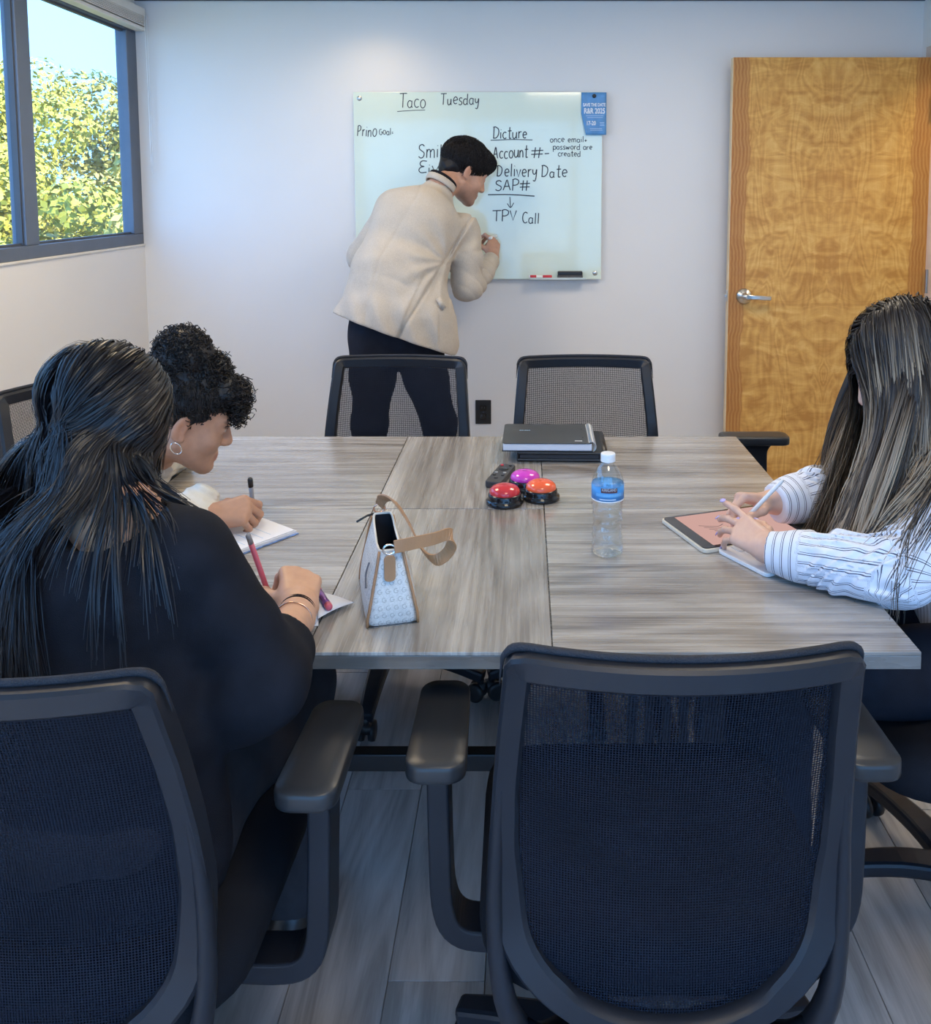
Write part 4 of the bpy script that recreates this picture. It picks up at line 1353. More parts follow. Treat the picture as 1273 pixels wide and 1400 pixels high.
    wpart_mesh('trousers', B.surf(.009, lambda x, y, z: .0025 * n3(x, y, z), lambda x, y, z: .05 - z + 0 * x + 0 * y), M['jeans'], r)
    shoe(r, (-.45, 1.60, .1), (.05, 1, 0), M['shoe']); shoe(r, (-.70, 1.60, .1), (-.05, 1, 0), M['shoe'])
    # long straight hair
    roots, nr, loc = scalp(hc, HR, 700, 31, .98, -.070, 1.05)
    d0 = np.sign(loc[:, :1] + .002) * HR[:, 0] * .75 - HR[:, 1] * .55 + HR[:, 2] * .05
    dd = tang(d0, nr)
    skull = Body().ell(hc + HR @ A3(0, -.012, .045), A3(.079, .099, .085), HR, .02).ell(hc + HR @ A3(0, .02, -.02), A3(.080, .066, .078), HR, .03).ell(hc + HR @ A3(0, -.006, -.005), A3(.092, .045, .045), HR, .03)
    hit = Body(); hit.p = list(skull.p)
    hit.cap(nek + (0, 0, -.03), hc + HR @ A3(0, -.03, -.045), .058, .054, .03)
    hit.ecap(pel, wai, (.19, .138), (.172, .126), (1, -.15, 0), .05).ecap(wai, che, (.172, .126), (.172, .116), (1, -.15, 0), .05)
    hit.cap(shL, shR, .060, .060, .05).cap(shR, A3(-.425, 1.200, .868), .058, .060, .03).cap(shL, elL, .066, .07, .03).ell(che + (.0, -.01, .02), (.166, .102, .116), None, .05)
    n = 28
    side = loc[:, 0]
    # behind the ears most of the hair is swept over the left of her back; a lock falls in front of the right shoulder
    gv = np.zeros((len(roots), 3)); gv[:, 2] = -1
    front = (side > .02) & (loc[:, 1] > .035)
    straight = (side > .02) & ~front & (loc[:, 1] > -.045)
    back_ = ~front & ~straight
    gv[back_, 0] += .03 - 1.1 * side[back_] + np.random.default_rng(4).normal(size=back_.sum()) * .07; gv[back_, 1] -= .07
    gv[straight] += A3(-.05, -.06, 0); gv[front] += A3(.08, -.05, 0)
    gv /= np.linalg.norm(gv, axis=1)[:, None]
    ln = np.where(front, .25, np.where(straight, .26, np.where(side > .0, .40, .57))) * np.random.default_rng(9).uniform(.82, 1.06, len(roots))
    G = fall(roots, dd, n, ln / (n - 1), hit, .004, gv, .80, .010, 32, hug=(hc, HR, -.040, skull), flow=(np.sign(side + .001), .40, .85))
    P = children(G, 14, .0050, .009, 33, .0030, 6.)
    P = resample_len(P, np.random.default_rng(2).uniform(.72, 1.0, len(P)) ** .8)
    Rr = (np.interp(np.linspace(0, 1, n), [0, .6, 1], [.0009, .0009, .0004]))[None] * np.random.default_rng(3).uniform(.7, 1.3, (len(P), 1))
    cap = cap_mesh(hc, HR, .98, [((0, -.012, .046), (.0765, .0965, .0825), .012), ((0, -.050, -.03), (.058, .040, .055), .02)],
                   [((0, .125, -.03), (.10, .085, .09), .012), ((0, .06, -.11), (.11, .10, .06), .02)], .006)
    M['hair_w1'] = hair_mat('blue_black_hair', (.0085, .0080, .0105), rough=.40, spec=.42)
    hair_obj(r, 'hair', P, Rr, M['hair_w1'], 34, cap, flat=(hc, A3(-.60, 1.36, 0)))
    # bracelets on the right wrist
    ax = unit(wrR - elR); fr_ = frame(ax, (0, 0, 1))
    def band(t, rad, rr, name, mat):
        c0 = elR + (wrR - elR) * t
        P_ = [c0 + fr_ @ A3(rad * math.cos(a), 0, rad * math.sin(a)) for a in np.linspace(0, 2 * PI, 33)[:-1]]
        m = MB(); m.tube(P_, rr, 6, closed=True)
        wpart_mesh(name, (np.array(m.V), m.F), mat, r)
    M['gold'] = plain('rose_gold', (.80, .50, .36), .25, 1.0, .03)
    band(.93, .0285, .0022, 'hair_tie', M['cloth_black']); band(.955, .0285, .0020, 'hair_tie', M['cloth_black'])
    band(.80, .0305, .0012, 'bracelet', M['gold'])
    setp(r, 'woman with long straight black hair and a black top writing with a pink pen', 'person')
    return r, (tips[0][0] + tips[4][0]) / 2, tips
W1, w1_grip, _ = make_woman_black()

# ------------------------------------------------------------------ woman in the white sweater, far left
def make_woman_white():
    r = empty('person', (-1.08, 2.22, 0))
    pel, che, nek = A3(-1.120, 2.245, .53), A3(-1.065, 2.165, .735), A3(-.905, 2.085, .850)
    shR, shL = A3(-.955, 1.975, .800), A3(-.935, 2.255, .805)
    elR, wrR = A3(-.800, 1.755, .795), A3(-.672, 1.790, .788)
    elL, wrL = A3(-1.02, 2.42, .62), A3(-.90, 2.35, .565)
    hc = A3(-.795, 2.022, .940)
    HR = frame((.86, .36, -.36), (.10, .0, 1))
    s = .98
    H = Body(); add_head(H, hc, HR, s)
    H.cap(nek + (-.01, 0, -.03), hc + HR @ A3(0, -.03, -.045), .056, .050, .03)
    Vh, Fh = H.surf(.0027)
    hb = Body(); Fd = unit(A3(.90, .38, .10)); Dd = unit(A3(.10, -.55, .83))
    tips = add_hand(hb, wrR, Fd, Dd, True, [(46, 48, 22), (58, 55, 30), (68, 58, 36), (70, 58, 36)], 2, [(.62, .62, -.40), (.85, .10, -.50), (.85, -.15, -.45)], .98)
    hb.cap(elR, wrR, .038, .025, .02)
    Vd, Fd_ = hb.surf(.0028)
    hl = Body(); add_hand(hl, wrL, (.8, -.4, -.2), (0, .2, 1), False); hl.cap(elL, wrL, .036, .025, .02)
    Vl, Fl_ = hl.surf(.005)
    T = Body().ecap(pel, che, (.13, .09), (.13, .08), (-.25, 1, 0)).cap(che, nek, .07, .05).cap(shR, shL, .04).cap(shR, elR, .038, .034).cap(shL, elL, .038, .034)
    for hx_, kn, an in ((A3(-1.10, 2.13, .52), A3(-.70, 2.05, .53), A3(-.74, 2.04, .1)), (A3(-1.08, 2.32, .52), A3(-.70, 2.25, .53), A3(-.74, 2.25, .1))):
        T.cap(hx_, kn, .06, .05).cap(kn, an, .05, .035)
    VT, FT = T.surf(.016)
    V, F = cat((Vh, Fh), (Vd, Fd_), (Vl, Fl_), (VT, FT))
    c = np.tile(SK3, (len(V), 1)); c[:len(Vh)] = head_cols(Vh, hc, HR, SK3, (.42, .16, .14), (.03, .02, .02), s)
    wpart_mesh('body', (V, F), M['skin'], r, c)
    # chunky ribbed sweater
    B = Body()
    B.ecap(pel + (0, 0, -.02), che, (.185, .140), (.180, .120), (-.25, 1, 0), .05)
    B.cap(shR, shL, .066, .066, .05).cap(che, nek + (-.03, 0, -.02), .12, .075, .05).ell(A3(-1.125, 2.05, .760), (.125, .115, .100), None, .05)
    B.chain([shR, A3(-.885, 1.86, .785), elR, elR + (wrR - elR) * .55, wrR - (wrR - elR) * .10], [.070, .066, .058, .052, .040], .03)
    B.ell(A3(-.700, 1.845, .800), (.045, .05, .048), None, .03)
    B.chain([shL, elL, elL + (wrL - elL) * .8], [.068, .056, .042], .03)
    Q = [nek + HR @ A3(.070 * math.cos(a), .070 * math.sin(a) - .02, -.035 + .008 * math.sin(a)) for a in np.linspace(0, 2 * PI, 13)]
    B.chain(Q, [.022] * 13, .015)
    n1 = sines(41, 26, 7)
    wf = lambda x, y, z: .004 * n1(x, y, z) + .0026 * np.sin((x * .45 + y * .35 + z * .82) * 330)
    ct = lambda x, y, z: .050 - np.sqrt((x - nek[0] - .015)**2 + (y - nek[1] + .01)**2 + ((z - nek[2] - .03) * .8)**2)
    M['knit'] = plain('cream_knit', (.80, .755, .67), .9, 0, .06, 30, .6, 500, .002)
    wpart_mesh('sweater', B.surf(.0058, wf, ct), M['knit'], r)
    B = Body().ecap(A3(-1.15, 2.235, .57), A3(-1.12, 2.23, .53), (.17, .13), (.17, .13), (-.2, 1, 0), .04)
    for hx_, kn, an in ((A3(-1.09, 2.13, .54), A3(-.68, 2.05, .54), A3(-.74, 2.04, .09)), (A3(-1.07, 2.32, .54), A3(-.68, 2.25, .54), A3(-.74, 2.25, .09))):
        B.chain([hx_, kn, an], [.085, .066, .052], .03)
    wpart_mesh('trousers', B.surf(.011, None, lambda x, y, z: .05 - z + 0 * x + 0 * y), M['trouser'], r)
    shoe(r, (-.74, 2.04, .1), (1, -.1, 0), M['shoe']); shoe(r, (-.74, 2.25, .1), (1, 0, 0), M['shoe'])
    # curly hair: swept up to a bun, curls over the brow
    L2W = lambda p: hc + HR @ (A3(*p) * s)
    n4 = sines(45, 150, 8)
    bun = (0, -.055, .150)
    ells = [((0, -.014, .052), (.080, .098, .082), .02), (bun, (.066, .064, .062), .02), ((0, -.01, .128), (.055, .060, .045), .03), ((.0, .075, .095), (.055, .040, .038), .03)]
    cuts = [((0, .135, -.03), (.12, .10, .085), .012), ((.085, .025, -.045), (.030, .055, .050), .010), ((-.085, .025, -.045), (.030, .055, .050), .010), ((0, -.03, -.10), (.12, .14, .055), .02)]
    cap = cap_mesh(hc, HR, s, ells, cuts, .0042, lambda x, y, z: .003 * n4(x, y, z))
    g = np.random.default_rng(46)
    # swept strands
    roots, nr, loc = scalp(hc, HR, 900, 47, s, -.045, 1.05, (0, -.014, .050), (.080, .098, .081))
    tgt = L2W((0, -.04, .135))
    t_ = np.linspace(0, 1, 14)[None, :, None]
    Pl = roots[:, None] * (1 - t_) + tgt * t_ + g.normal(size=(len(roots), 1, 3)) * .012 * t_
    cc = L2W((0, -.014, .052)); off = Pl - cc
    lo_ = off @ HR; el_ = np.sqrt(((lo_ / (A3(.083, .101, .085) * s))**2).sum(2))[..., None]
    Pl = cc + off * np.maximum(1, 1 / el_) + .0012 * np.sin(t_ * 40 + g.uniform(0, 6, (len(roots), 1, 3)))
    # curls
    def curls(n, cen, rad, seed, rr=(.005, .010), ln=(.03, .06), drop=0.):
        g = np.random.default_rng(seed)
        q = g.normal(size=(n, 3)); q /= np.linalg.norm(q, axis=1)[:, None]
        o = L2W(cen) + (q * A3(*rad) * s) @ HR.T
        nrm = q @ HR.T
        axd = np.cross(nrm, g.normal(size=(n, 3))) + nrm * .5; axd[:, 2] -= drop; axd /= np.linalg.norm(axd, axis=1)[:, None]
        u = np.cross(axd, g.normal(size=(n, 3))); u /= np.linalg.norm(u, axis=1)[:, None]; v = np.cross(axd, u)
        tt = np.linspace(0, 1, 18)[None, :, None]
        R1 = g.uniform(*rr, (n, 1, 1)); L1 = g.uniform(*ln, (n, 1, 1)); tw = g.uniform(1.5, 3.2, (n, 1, 1)) * 2 * PI; ph = g.uniform(0, 6.28, (n, 1, 1))
        return o[:, None] + axd[:, None] * L1 * (tt - .4) + R1 * (np.cos(tw * tt + ph) * u[:, None] + np.sin(tw * tt + ph) * v[:, None])
    Cs = curls(900, (0, -.014, .050), (.083, .101, .084), 53, (.002, .005), (.010, .028))
    lc = ((Cs.mean(1) - hc) @ HR) / s
    Cs = Cs[(lc[:, 2] > -.030 + np.maximum(0, lc[:, 1] + .01) * 1.15) & (lc[:, 1] < .075)]
    C1 = np.vstack([Cs, curls(1000, bun, (.064, .062, .060), 48, (.003, .007), (.012, .035)), curls(420, (0, .0, .128), (.062, .062, .045), 49, (.004, .008), (.02, .045)),
                    curls(380, (0, .082, .092), (.055, .036, .036), 50, (.005, .009), (.02, .05), .6), curls(160, (.012, .104, .066), (.045, .016, .028), 51, (.005, .009), (.03, .05), 1.4)])
    M['hair_w2'] = hair_mat('dark_curly_hair', (.014, .012, .013), rough=.45, spec=.4)
    # one mesh: resample both sets to the same count
    Pl = resample_len(Pl, np.ones(len(Pl)))
    ii = np.linspace(0, 13, 18); i0 = np.minimum(ii.astype(int), 12); fr2 = (ii - i0)[None, :, None]
    Pl = Pl[:, i0] * (1 - fr2) + Pl[:, i0 + 1] * fr2
    P = np.vstack([Pl, C1])
    hair_obj(r, 'hair', P, np.full(P.shape[:2], .0011), M['hair_w2'], 52, cap)
    # hoop earring
    ec = L2W((.084, -.004, -.047)); m = MB()
    fe = frame(HR[:, 1], HR[:, 0])
    m.tube([ec + HR[:, 1] * .0125 * math.cos(a) + A3(0, 0, 1) * .0125 * math.sin(a) for a in np.linspace(0, 2 * PI, 25)[:-1]], .0013, 6, closed=True)
    M['silver'] = plain('silver', (.85, .82, .78), .18, 1.0, .03)
    wpart_mesh('earring', (np.array(m.V), m.F), M['silver'], r)
    # ring on the finger
    setp(r, 'woman with curly hair in a bun, hoop earring and cream knit sweater, writing', 'person')
    return r, (tips[0][0] + tips[4][0]) / 2
W2, w2_grip = make_woman_white()

# ------------------------------------------------------------------ woman with the tablet, right
def make_woman_striped():
    r = empty('person', (.92, 1.72, 0))
    pel, che, nek = A3(.930, 1.715, .54), A3(.890, 1.735, .82), A3(.830, 1.745, .985)
    shL, shR = A3(.815, 1.590, .930), A3(.815, 1.905, .930)
    elL, wrL = A3(.668, 1.512, .796), A3(.468, 1.628, .790)
    elR, wrR = A3(.735, 1.945, .805), A3(.545, 1.868, .797)
    hc = A3(.765, 1.745, 1.125)
    HR = frame((-.82, .10, -.50), (0, 0, 1))
    H = Body(); add_head(H, hc, HR, .97)
    H.cap(nek + (0, 0, -.03), hc + HR @ A3(0, -.03, -.045), .054, .049, .03)
    Vh, Fh = H.surf(.0050)
    hb = Body(); FdL = unit(A3(-.50, .80, .16)); DdL = unit(A3(-.35, -.45, .82))
    tipsL = add_hand(hb, wrL, FdL, DdL, False, [(2, 12, 10), (18, 16, 12), (26, 20, 14), (34, 24, 16)], 5, [(.70, .55, -.45), (.85, .30, -.42), (.92, .12, -.38)], .95, .93)
    hb.cap(elL, wrL, .036, .0235, .02)
    Vd, Fd_ = hb.surf(.0024)
    hb2 = Body(); FdR = unit(A3(-.88, -.12, .18)); DdR = unit(A3(.12, .35, .93))
    tipsR = add_hand(hb2, wrR, FdR, DdR, True, [(50, 48, 22), (62, 55, 30), (70, 58, 36), (72, 58, 36)], 2, [(.60, .66, -.36), (.85, .10, -.50), (.85, -.15, -.45)], .94, .93)
    hb2.cap(elR, wrR, .036, .0235, .02)
    V2, F2 = hb2.surf(.0026)
    T = Body().ecap(pel, che, (.12, .09), (.12, .08), (0, 1, 0)).cap(che, nek, .07, .05).cap(shL, shR, .038).cap(shL, elL, .037, .034).cap(shR, elR, .037, .034)
    for hx_, kn, an in ((A3(.90, 1.63, .53), A3(.48, 1.60, .55), A3(.50, 1.60, .1)), (A3(.90, 1.80, .53), A3(.48, 1.82, .55), A3(.52, 1.83, .1))):
        T.cap(hx_, kn, .06, .05).cap(kn, an, .05, .035)
    VT, FT = T.surf(.016)
    V, F = cat((Vh, Fh), (Vd, Fd_), (V2, F2), (VT, FT))
    c = np.tile(SK4, (len(V), 1)); c[:len(Vh)] = head_cols(Vh, hc, HR, SK4, (.55, .24, .22), (.05, .035, .03), .97)
    wpart_mesh('body', (V, F), M['skin'], r, c)
    # lavender nails
    M['nail'] = plain('lavender_nail', (.50, .42, .72), .18, 0, .05)
    for tp, d, nd in tipsL + tipsR:
        m = MB(); m.lathe([(0, .0022), (.0035, .0019), (.0058, .0008), (.0062, 0), (.005, -.0008), (0, -.001)], 12, (0, 0, 0))
        Vn = np.array(m.V) * (1, 1.55, 1)
        fr_ = np.stack([np.cross(d, nd), d, nd], 1)
        wpart_mesh('fingernail', (Vn @ fr_.T + tp + nd * .0062 + d * .004, m.F), M['nail'], r)
    # striped shirt
    B = Body()
    B.ecap(pel + (0, 0, -.03), che, (.160, .120), (.158, .108), (0, 1, 0), .05).cap(shL, shR, .058, .058, .05).cap(che, nek + (0, 0, -.03), .11, .062, .05)
    cL = [shL, elL, elL + (wrL - elL) * .45, elL + (wrL - elL) * .72, wrL - (wrL - elL) * .02]
    cR = [shR, elR, elR + (wrR - elR) * .45, elR + (wrR - elR) * .72, wrR - (wrR - elR) * .02]
    B.chain(cL, [.064, .056, .053, .043, .037], .025); B.chain(cR, [.064, .056, .054, .044, .037], .025)
    n1 = sines(61, 34, 7); n2 = sines(62, 75, 7)
    def warp(x, y, z):
        w = .0035 * n1(x, y, z) + .0018 * n2(x, y, z)
        for e_, wv in ((elL, wrL), (elR, wrR)):
            ax = unit(wv - e_); t = (x - e_[0]) * ax[0] + (y - e_[1]) * ax[1] + (z - e_[2]) * ax[2]
            L = np.linalg.norm(wv - e_)
            msk = np.clip((t + .03) / .03, 0, 1) * np.clip((L * .74 - t) / .02, 0, 1) * (z < .88) * (np.abs(y - e_[1]) < .14)
            w = w + .0055 * np.sin(t * 120 + 9 * np.sin((z + y) * 38)) * msk
        return w
    def cut(x, y, z):
        a = .052 - np.sqrt((x - nek[0])**2 + (y - nek[1])**2 + ((z - nek[2] - .02) * .8)**2)
        for e_, wv in ((elL, wrL), (elR, wrR)):
            ax = unit(wv - e_); t = (x - wv[0]) * ax[0] + (y - wv[1]) * ax[1] + (z - wv[2]) * ax[2]
            near = (x - wv[0])**2 + (y - wv[1])**2 + (z - wv[2])**2 < .09**2
            a = np.maximum(a, np.where(near, t - .004, -1.))
        return np.maximum(a, .745 - z - 10 * ((x > .625) | (z < .70)))
    VB, FB = B.surf(.0050, warp, cut)
    stv = np.zeros(len(VB)); best = np.full(len(VB), 9.)
    for chn, rad in ((cL, .05), (cR, .05)):
        e_, wv = chn[1], chn[-1]; Lf = np.linalg.norm(wv - e_)
        for a, b, nm in ((chn[0], e_, 0), (e_, wv, 1)):
            ab = b - a; L = np.linalg.norm(ab); ab = ab / L
            t = np.clip((VB - a) @ ab, -.02, L + .02)
            rv = VB - a - t[:, None] * ab; d = np.linalg.norm(rv, axis=1)
            u = unit(np.cross(ab, (0, 0, 1))); v = np.cross(ab, u)
            ang = np.arctan2(rv @ v, rv @ u)
            val = ang * .048 + .02 * t
            if nm: val = np.where(t > L * .76, t + .3 + 0 * ang, val)
            k = d < best; best = np.where(k, d, best); stv = np.where(k, val, stv)
    tor = best > .085
    ang = np.arctan2(VB[:, 1] - 1.74, VB[:, 0] - .90)
    stv = np.where(tor, ang * .15, stv)
    t = NT('striped_shirting'); sv = t.attr('st')
    fr_ = t.math('FRACT', t.math('MULTIPLY', sv, 1 / .0165))
    l1 = t.math('LESS_THAN', t.math('ABSOLUTE', t.math('SUBTRACT', fr_, .30)), .045)
    l2 = t.math('LESS_THAN', t.math('ABSOLUTE', t.math('SUBTRACT', fr_, .52)), .030)
    col = t.mix(t.math('MAXIMUM', l1, l2), (.74, .76, .84), (.060, .065, .11))
    M['shirt'] = t.done(t.pbr(col, .7, 0, t.bump(t.noise(t.coord('Object'), 700, 2), .2, .0006)))
    sh = wpart_mesh('shirt', (VB, FB), M['shirt'], r, attrs={'st': stv})
    # cuff buttons
    for wv, e_, nrm in ((wrL, elL, A3(-.15, -.75, -.1)), ):
        ax = unit(wv - e_); nn = unit(nrm - ax * np.dot(nrm, ax))
        m = MB().lathe([(.0055, 0), (.0055, .002), (.003, .003), (0, .002)], 14, wv - ax * .042 + nn * .040, frame(ax, nn))
        wpart_mesh('button', (np.array(m.V), m.F), M['white'], r)
    B = Body().ecap(pel + (0, 0, .02), pel + (0, 0, -.02), (.17, .125), (.17, .13), (0, 1, 0), .04)
    for hx_, kn, an in ((A3(.90, 1.63, .545), A3(.47, 1.60, .560), A3(.50, 1.60, .09)), (A3(.90, 1.80, .545), A3(.47, 1.82, .560), A3(.52, 1.83, .09))):
        B.chain([hx_, kn, an], [.092, .070, .056], .03)
    n3 = sines(68, 40, 6)
    wpart_mesh('trousers', B.surf(.010, lambda x, y, z: .003 * n3(x, y, z), lambda x, y, z: .05 - z + 0 * x + 0 * y), M['trouser'], r)
    shoe(r, (.50, 1.60, .1), (-1, 0, 0), M['shoe']); shoe(r, (.52, 1.83, .1), (-1, 0, 0), M['shoe'])
    # long layered hair, dark at the roots, ash highlights
    roots, nr, loc = scalp(hc, HR, 680, 71, .97, -.062, .88)
    d0 = np.sign(loc[:, :1] + .001) * HR[:, 0] * .9 + HR[:, 1] * np.clip(loc[:, 1:2] * 6, -.6, .6) + HR[:, 2] * .05
    dd = tang(d0, nr)
    skull = Body().ell(hc + HR @ A3(0, -.012, .045), A3(.080, .099, .085), HR, .02).ell(hc + HR @ A3(0, .03, -.02), A3(.086, .082, .084), HR, .03).ell(hc + HR @ A3(0, -.002, -.005), A3(.094, .055, .050), HR, .03)
    hit = Body(); hit.p = list(skull.p)
    hit.cap(nek + (0, 0, -.03), hc + HR @ A3(0, -.03, -.045), .058, .052, .03)
    hit.ecap(pel, che, (.165, .125), (.162, .112), (0, 1, 0), .05).cap(shL, shR, .063, .063, .05).cap(shL, elL, .068, .060, .025).cap(shR, elR, .068, .060, .025)
    n = 30
    gv = np.zeros((len(roots), 3)); gv[:, 2] = -1
    fwd = loc[:, 1] > -.01
    gv[fwd] += A3(-.34, -.02, 0); gv[~fwd] += A3(-.02, -.05, 0)
    gv /= np.linalg.norm(gv, axis=1)[:, None]
    ln = .55 * np.random.default_rng(9).uniform(.80, 1.08, len(roots))
    G = fall(roots, dd, n, ln / (n - 1), hit, .005, gv, .80, .012, 72, hug=(hc, HR, .0, skull), flow=(np.sign(loc[:, 0] + .001), .75, -.45))
    tt = np.linspace(0, 1, n)[None, :]
    g = np.random.default_rng(73)
    G[:, :, 0] += .010 * np.sin(tt * 9 + g.uniform(0, 6.28, (len(G), 1))) * tt; G[:, :, 1] += .008 * np.sin(tt * 8 + g.uniform(0, 6.28, (len(G), 1))) * tt
    P = children(G, 14, .006, .010, 74, .004, 7.)
    P = resample_len(P, np.random.default_rng(2).uniform(.70, 1.0, len(P)) ** .8)
    Rr = (np.interp(np.linspace(0, 1, n), [0, .6, 1], [.0009, .0009, .0004]))[None] * g.uniform(.7, 1.3, (len(P), 1))
    hr = np.clip(np.repeat(g.uniform(0, 1, len(G)), 14) * .75 + g.uniform(0, .25, len(P)), 0, 1)
    cap = cap_mesh(hc, HR, .97, [((0, -.012, .046), (.0765, .0965, .0825), .012), ((0, -.050, -.03), (.058, .040, .055), .02)],
                   [((0, .125, -.03), (.10, .085, .09), .012), ((0, .06, -.11), (.11, .10, .06), .02)], .006)
    M['hair_w4'] = hair_mat('balayage_hair', (.020, .016, .016), (.19, .135, .092), (.50, .385, .265), rough=.45, spec=.3)
    hair_obj(r, 'hair', P, Rr, M['hair_w4'], 75, cap, hr=hr, flat=(hc, A3(.84, 1.76, 0)))
    setp(r, 'woman with long highlighted hair and striped shirt writing on a tablet', 'person')
    return r, (tipsR[0][0] + tipsR[4][0]) / 2
W4, w4_grip = make_woman_striped()
# ================================================================== whiteboard with handwriting
WBX0, WBX1, WBZ0, WBZ1, WBY = -.838, .377, 1.036, 1.952, 4.372
M['board'] = plain('mint_back_painted_glass', (.74, .83, .715), .10, 0, .01, Coat_Weight=.5, Coat_Roughness=.04)
M['ink'] = plain('marker_ink', (.035, .045, .055), .6, 0, .15)
wb = empty('whiteboard', ((WBX0 + WBX1) / 2, WBY, WBZ0))
wo = np.array(wb.location)
MB().b2(A3(WBX0, WBY, WBZ0) - wo, A3(WBX1, WBY + .006, WBZ1) - wo).build('glass_panel', M['board'], wb, bevel=.0015)
for x in (WBX0 + .03, WBX1 - .03):
    for z in (WBZ0 + .03, WBZ1 - .03):
        MB().lathe([(0, .003), (.010, .003), (.0125, 0), (.0125, -.002)], 20, A3(x, WBY, z) - wo, frame((0, 0, 1), (0, -1, 0))).build('standoff_bolt', M['steel'], wb, smooth=True)
        MB().tube([A3(x, WBY + .006, z) - wo, A3(x, YB, z) - wo], .008, 10).build('standoff_post', M['steel'], wb)
tx0, tx1 = .020, .300
tr_ = MB().b2(A3(tx0, WBY - .045, WBZ0 + .002) - wo, A3(tx1, WBY, WBZ0 + .006) - wo).b2(A3(tx0, WBY - .047, WBZ0 + .002) - wo, A3(tx1, WBY - .044, WBZ0 + .012) - wo)
tr_.build('pen_tray', plain('clear_acrylic_tray', (.55, .62, .62), .15), wb, bevel=.001)
setp(wb, 'mint glass whiteboard covered with handwritten notes on the back wall', 'whiteboard')

# single-stroke hand lettering: unit box 0..1 (x-height .6, descenders below 0)
def arc(cx, cy, rx, ry, a0, a1, n=12):
    return [(cx + rx * math.cos(math.radians(a)), cy + ry * math.sin(math.radians(a))) for a in np.linspace(a0, a1, n)]
O_ = lambda cx=.28, cy=.3, rx=.24, ry=.3: arc(cx, cy, rx, ry, 70, 440, 18)
GLY = {
 'T': (.72, [[(.0, 1.), (.70, 1.02)], [(.34, 1.), (.32, 0)]]),
 'a': (.60, [arc(.26, .28, .23, .28, 50, 330, 14), [(.48, .56), (.47, .1), (.56, .0)]]),
 'c': (.52, [arc(.28, .3, .25, .3, 50, 315, 14)]),
 'o': (.60, [O_()]),
 'u': (.60, [[(.03, .6), (.04, .2), (.15, .02), (.3, .03), (.45, .2), (.48, .6)], [(.48, .6), (.48, .1), (.56, 0)]]),
 'e': (.56, [[(.04, .30), (.46, .36)] + arc(.27, .32, .22, .29, 10, 310, 14)]),
 's': (.48, [[(.40, .55), (.25, .62), (.08, .5), (.14, .36), (.34, .26), (.38, .1), (.22, 0), (.03, .06)]]),
 'd': (.62, [arc(.25, .27, .23, .27, 50, 330, 14), [(.50, 1.), (.48, .1), (.56, .0)]]),
 'y': (.56, [[(.03, .6), (.06, .3), (.2, .2), (.36, .3), (.44, .6)], [(.46, .6), (.42, .0), (.30, -.34), (.08, -.30)]]),
 'P': (.62, [[(.06, 1.), (.05, -.05)], [(.0, .95), (.25, 1.04), (.52, .9), (.50, .6), (.28, .46), (.06, .46)]]),
 'r': (.42, [[(.05, .6), (.06, 0)], [(.06, .40), (.18, .57), (.36, .58)]]),
 'i': (.22, [[(.08, .58), (.09, 0)], [(.09, .80), (.11, .84)]]),
 'n': (.58, [[(.05, .6), (.05, 0)], [(.06, .4), (.2, .58), (.38, .55), (.45, .3), (.46, 0)]]),
 'm': (.84, [[(.05, .6), (.05, 0)], [(.06, .4), (.18, .58), (.32, .55), (.37, .3), (.37, 0)], [(.38, .4), (.52, .58), (.66, .55), (.71, .3), (.72, 0)]]),
 'G': (.66, [arc(.33, .42, .3, .42, 60, 340, 16) + [(.62, .42), (.36, .42)]]),
 'l': (.26, [[(.10, 1.), (.09, 0)]]),
 'D': (.74, [[(.10, 1.), (.08, 0)], [(.0, .98), (.3, 1.), (.62, .78), (.62, .35), (.38, .05), (.02, .02)]]),
 't': (.46, [[(.20, .95), (.18, .1), (.26, .0), (.38, .04)], [(.0, .62), (.40, .64)]]),
 'A': (.74, [[(.02, 0), (.18, .5), (.34, 1.02), (.50, .5), (.66, 0)], [(.12, .36), (.58, .40)]]),
 '#': (.86, [[(.28, .95), (.22, .0)], [(.60, .95), (.54, .0)], [(.0, .64), (.84, .68)], [(.0, .32), (.82, .36)]]),
 '-': (.46, [[(.06, .40), (.36, .42)]]),
 'v': (.50, [[(.02, .6), (.22, .02), (.44, .6)]]),
 'S': (.62, [[(.54, .90), (.36, 1.03), (.10, .94), (.08, .70), (.32, .54), (.54, .38), (.48, .10), (.24, .0), (.02, .12)]]),
 'V': (.62, [[(.02, 1.), (.28, .02), (.56, 1.)]]),
 'C': (.62, [arc(.34, .48, .31, .48, 50, 310, 16)]),
 'E': (.58, [[(.50, .98), (.22, 1.0), (.08, .82), (.14, .60), (.34, .54), (.12, .46), (.02, .22), (.16, .02), (.50, .06)]]),
 '+': (.50, [[(.22, .52), (.22, .10)], [(.02, .30), (.42, .32)]]),
 'p': (.58, [[(.06, .6), (.05, -.38)], arc(.28, .30, .22, .29, 150, -170, 14)]),
 'w': (.76, [[(.02, .6), (.16, .02), (.34, .5), (.50, .02), (.68, .6)]]),
 '=': (.40, [[(.02, .40), (.26, .42)], [(.02, .22), (.26, .24)]]),
 ' ': (.42, []),
}
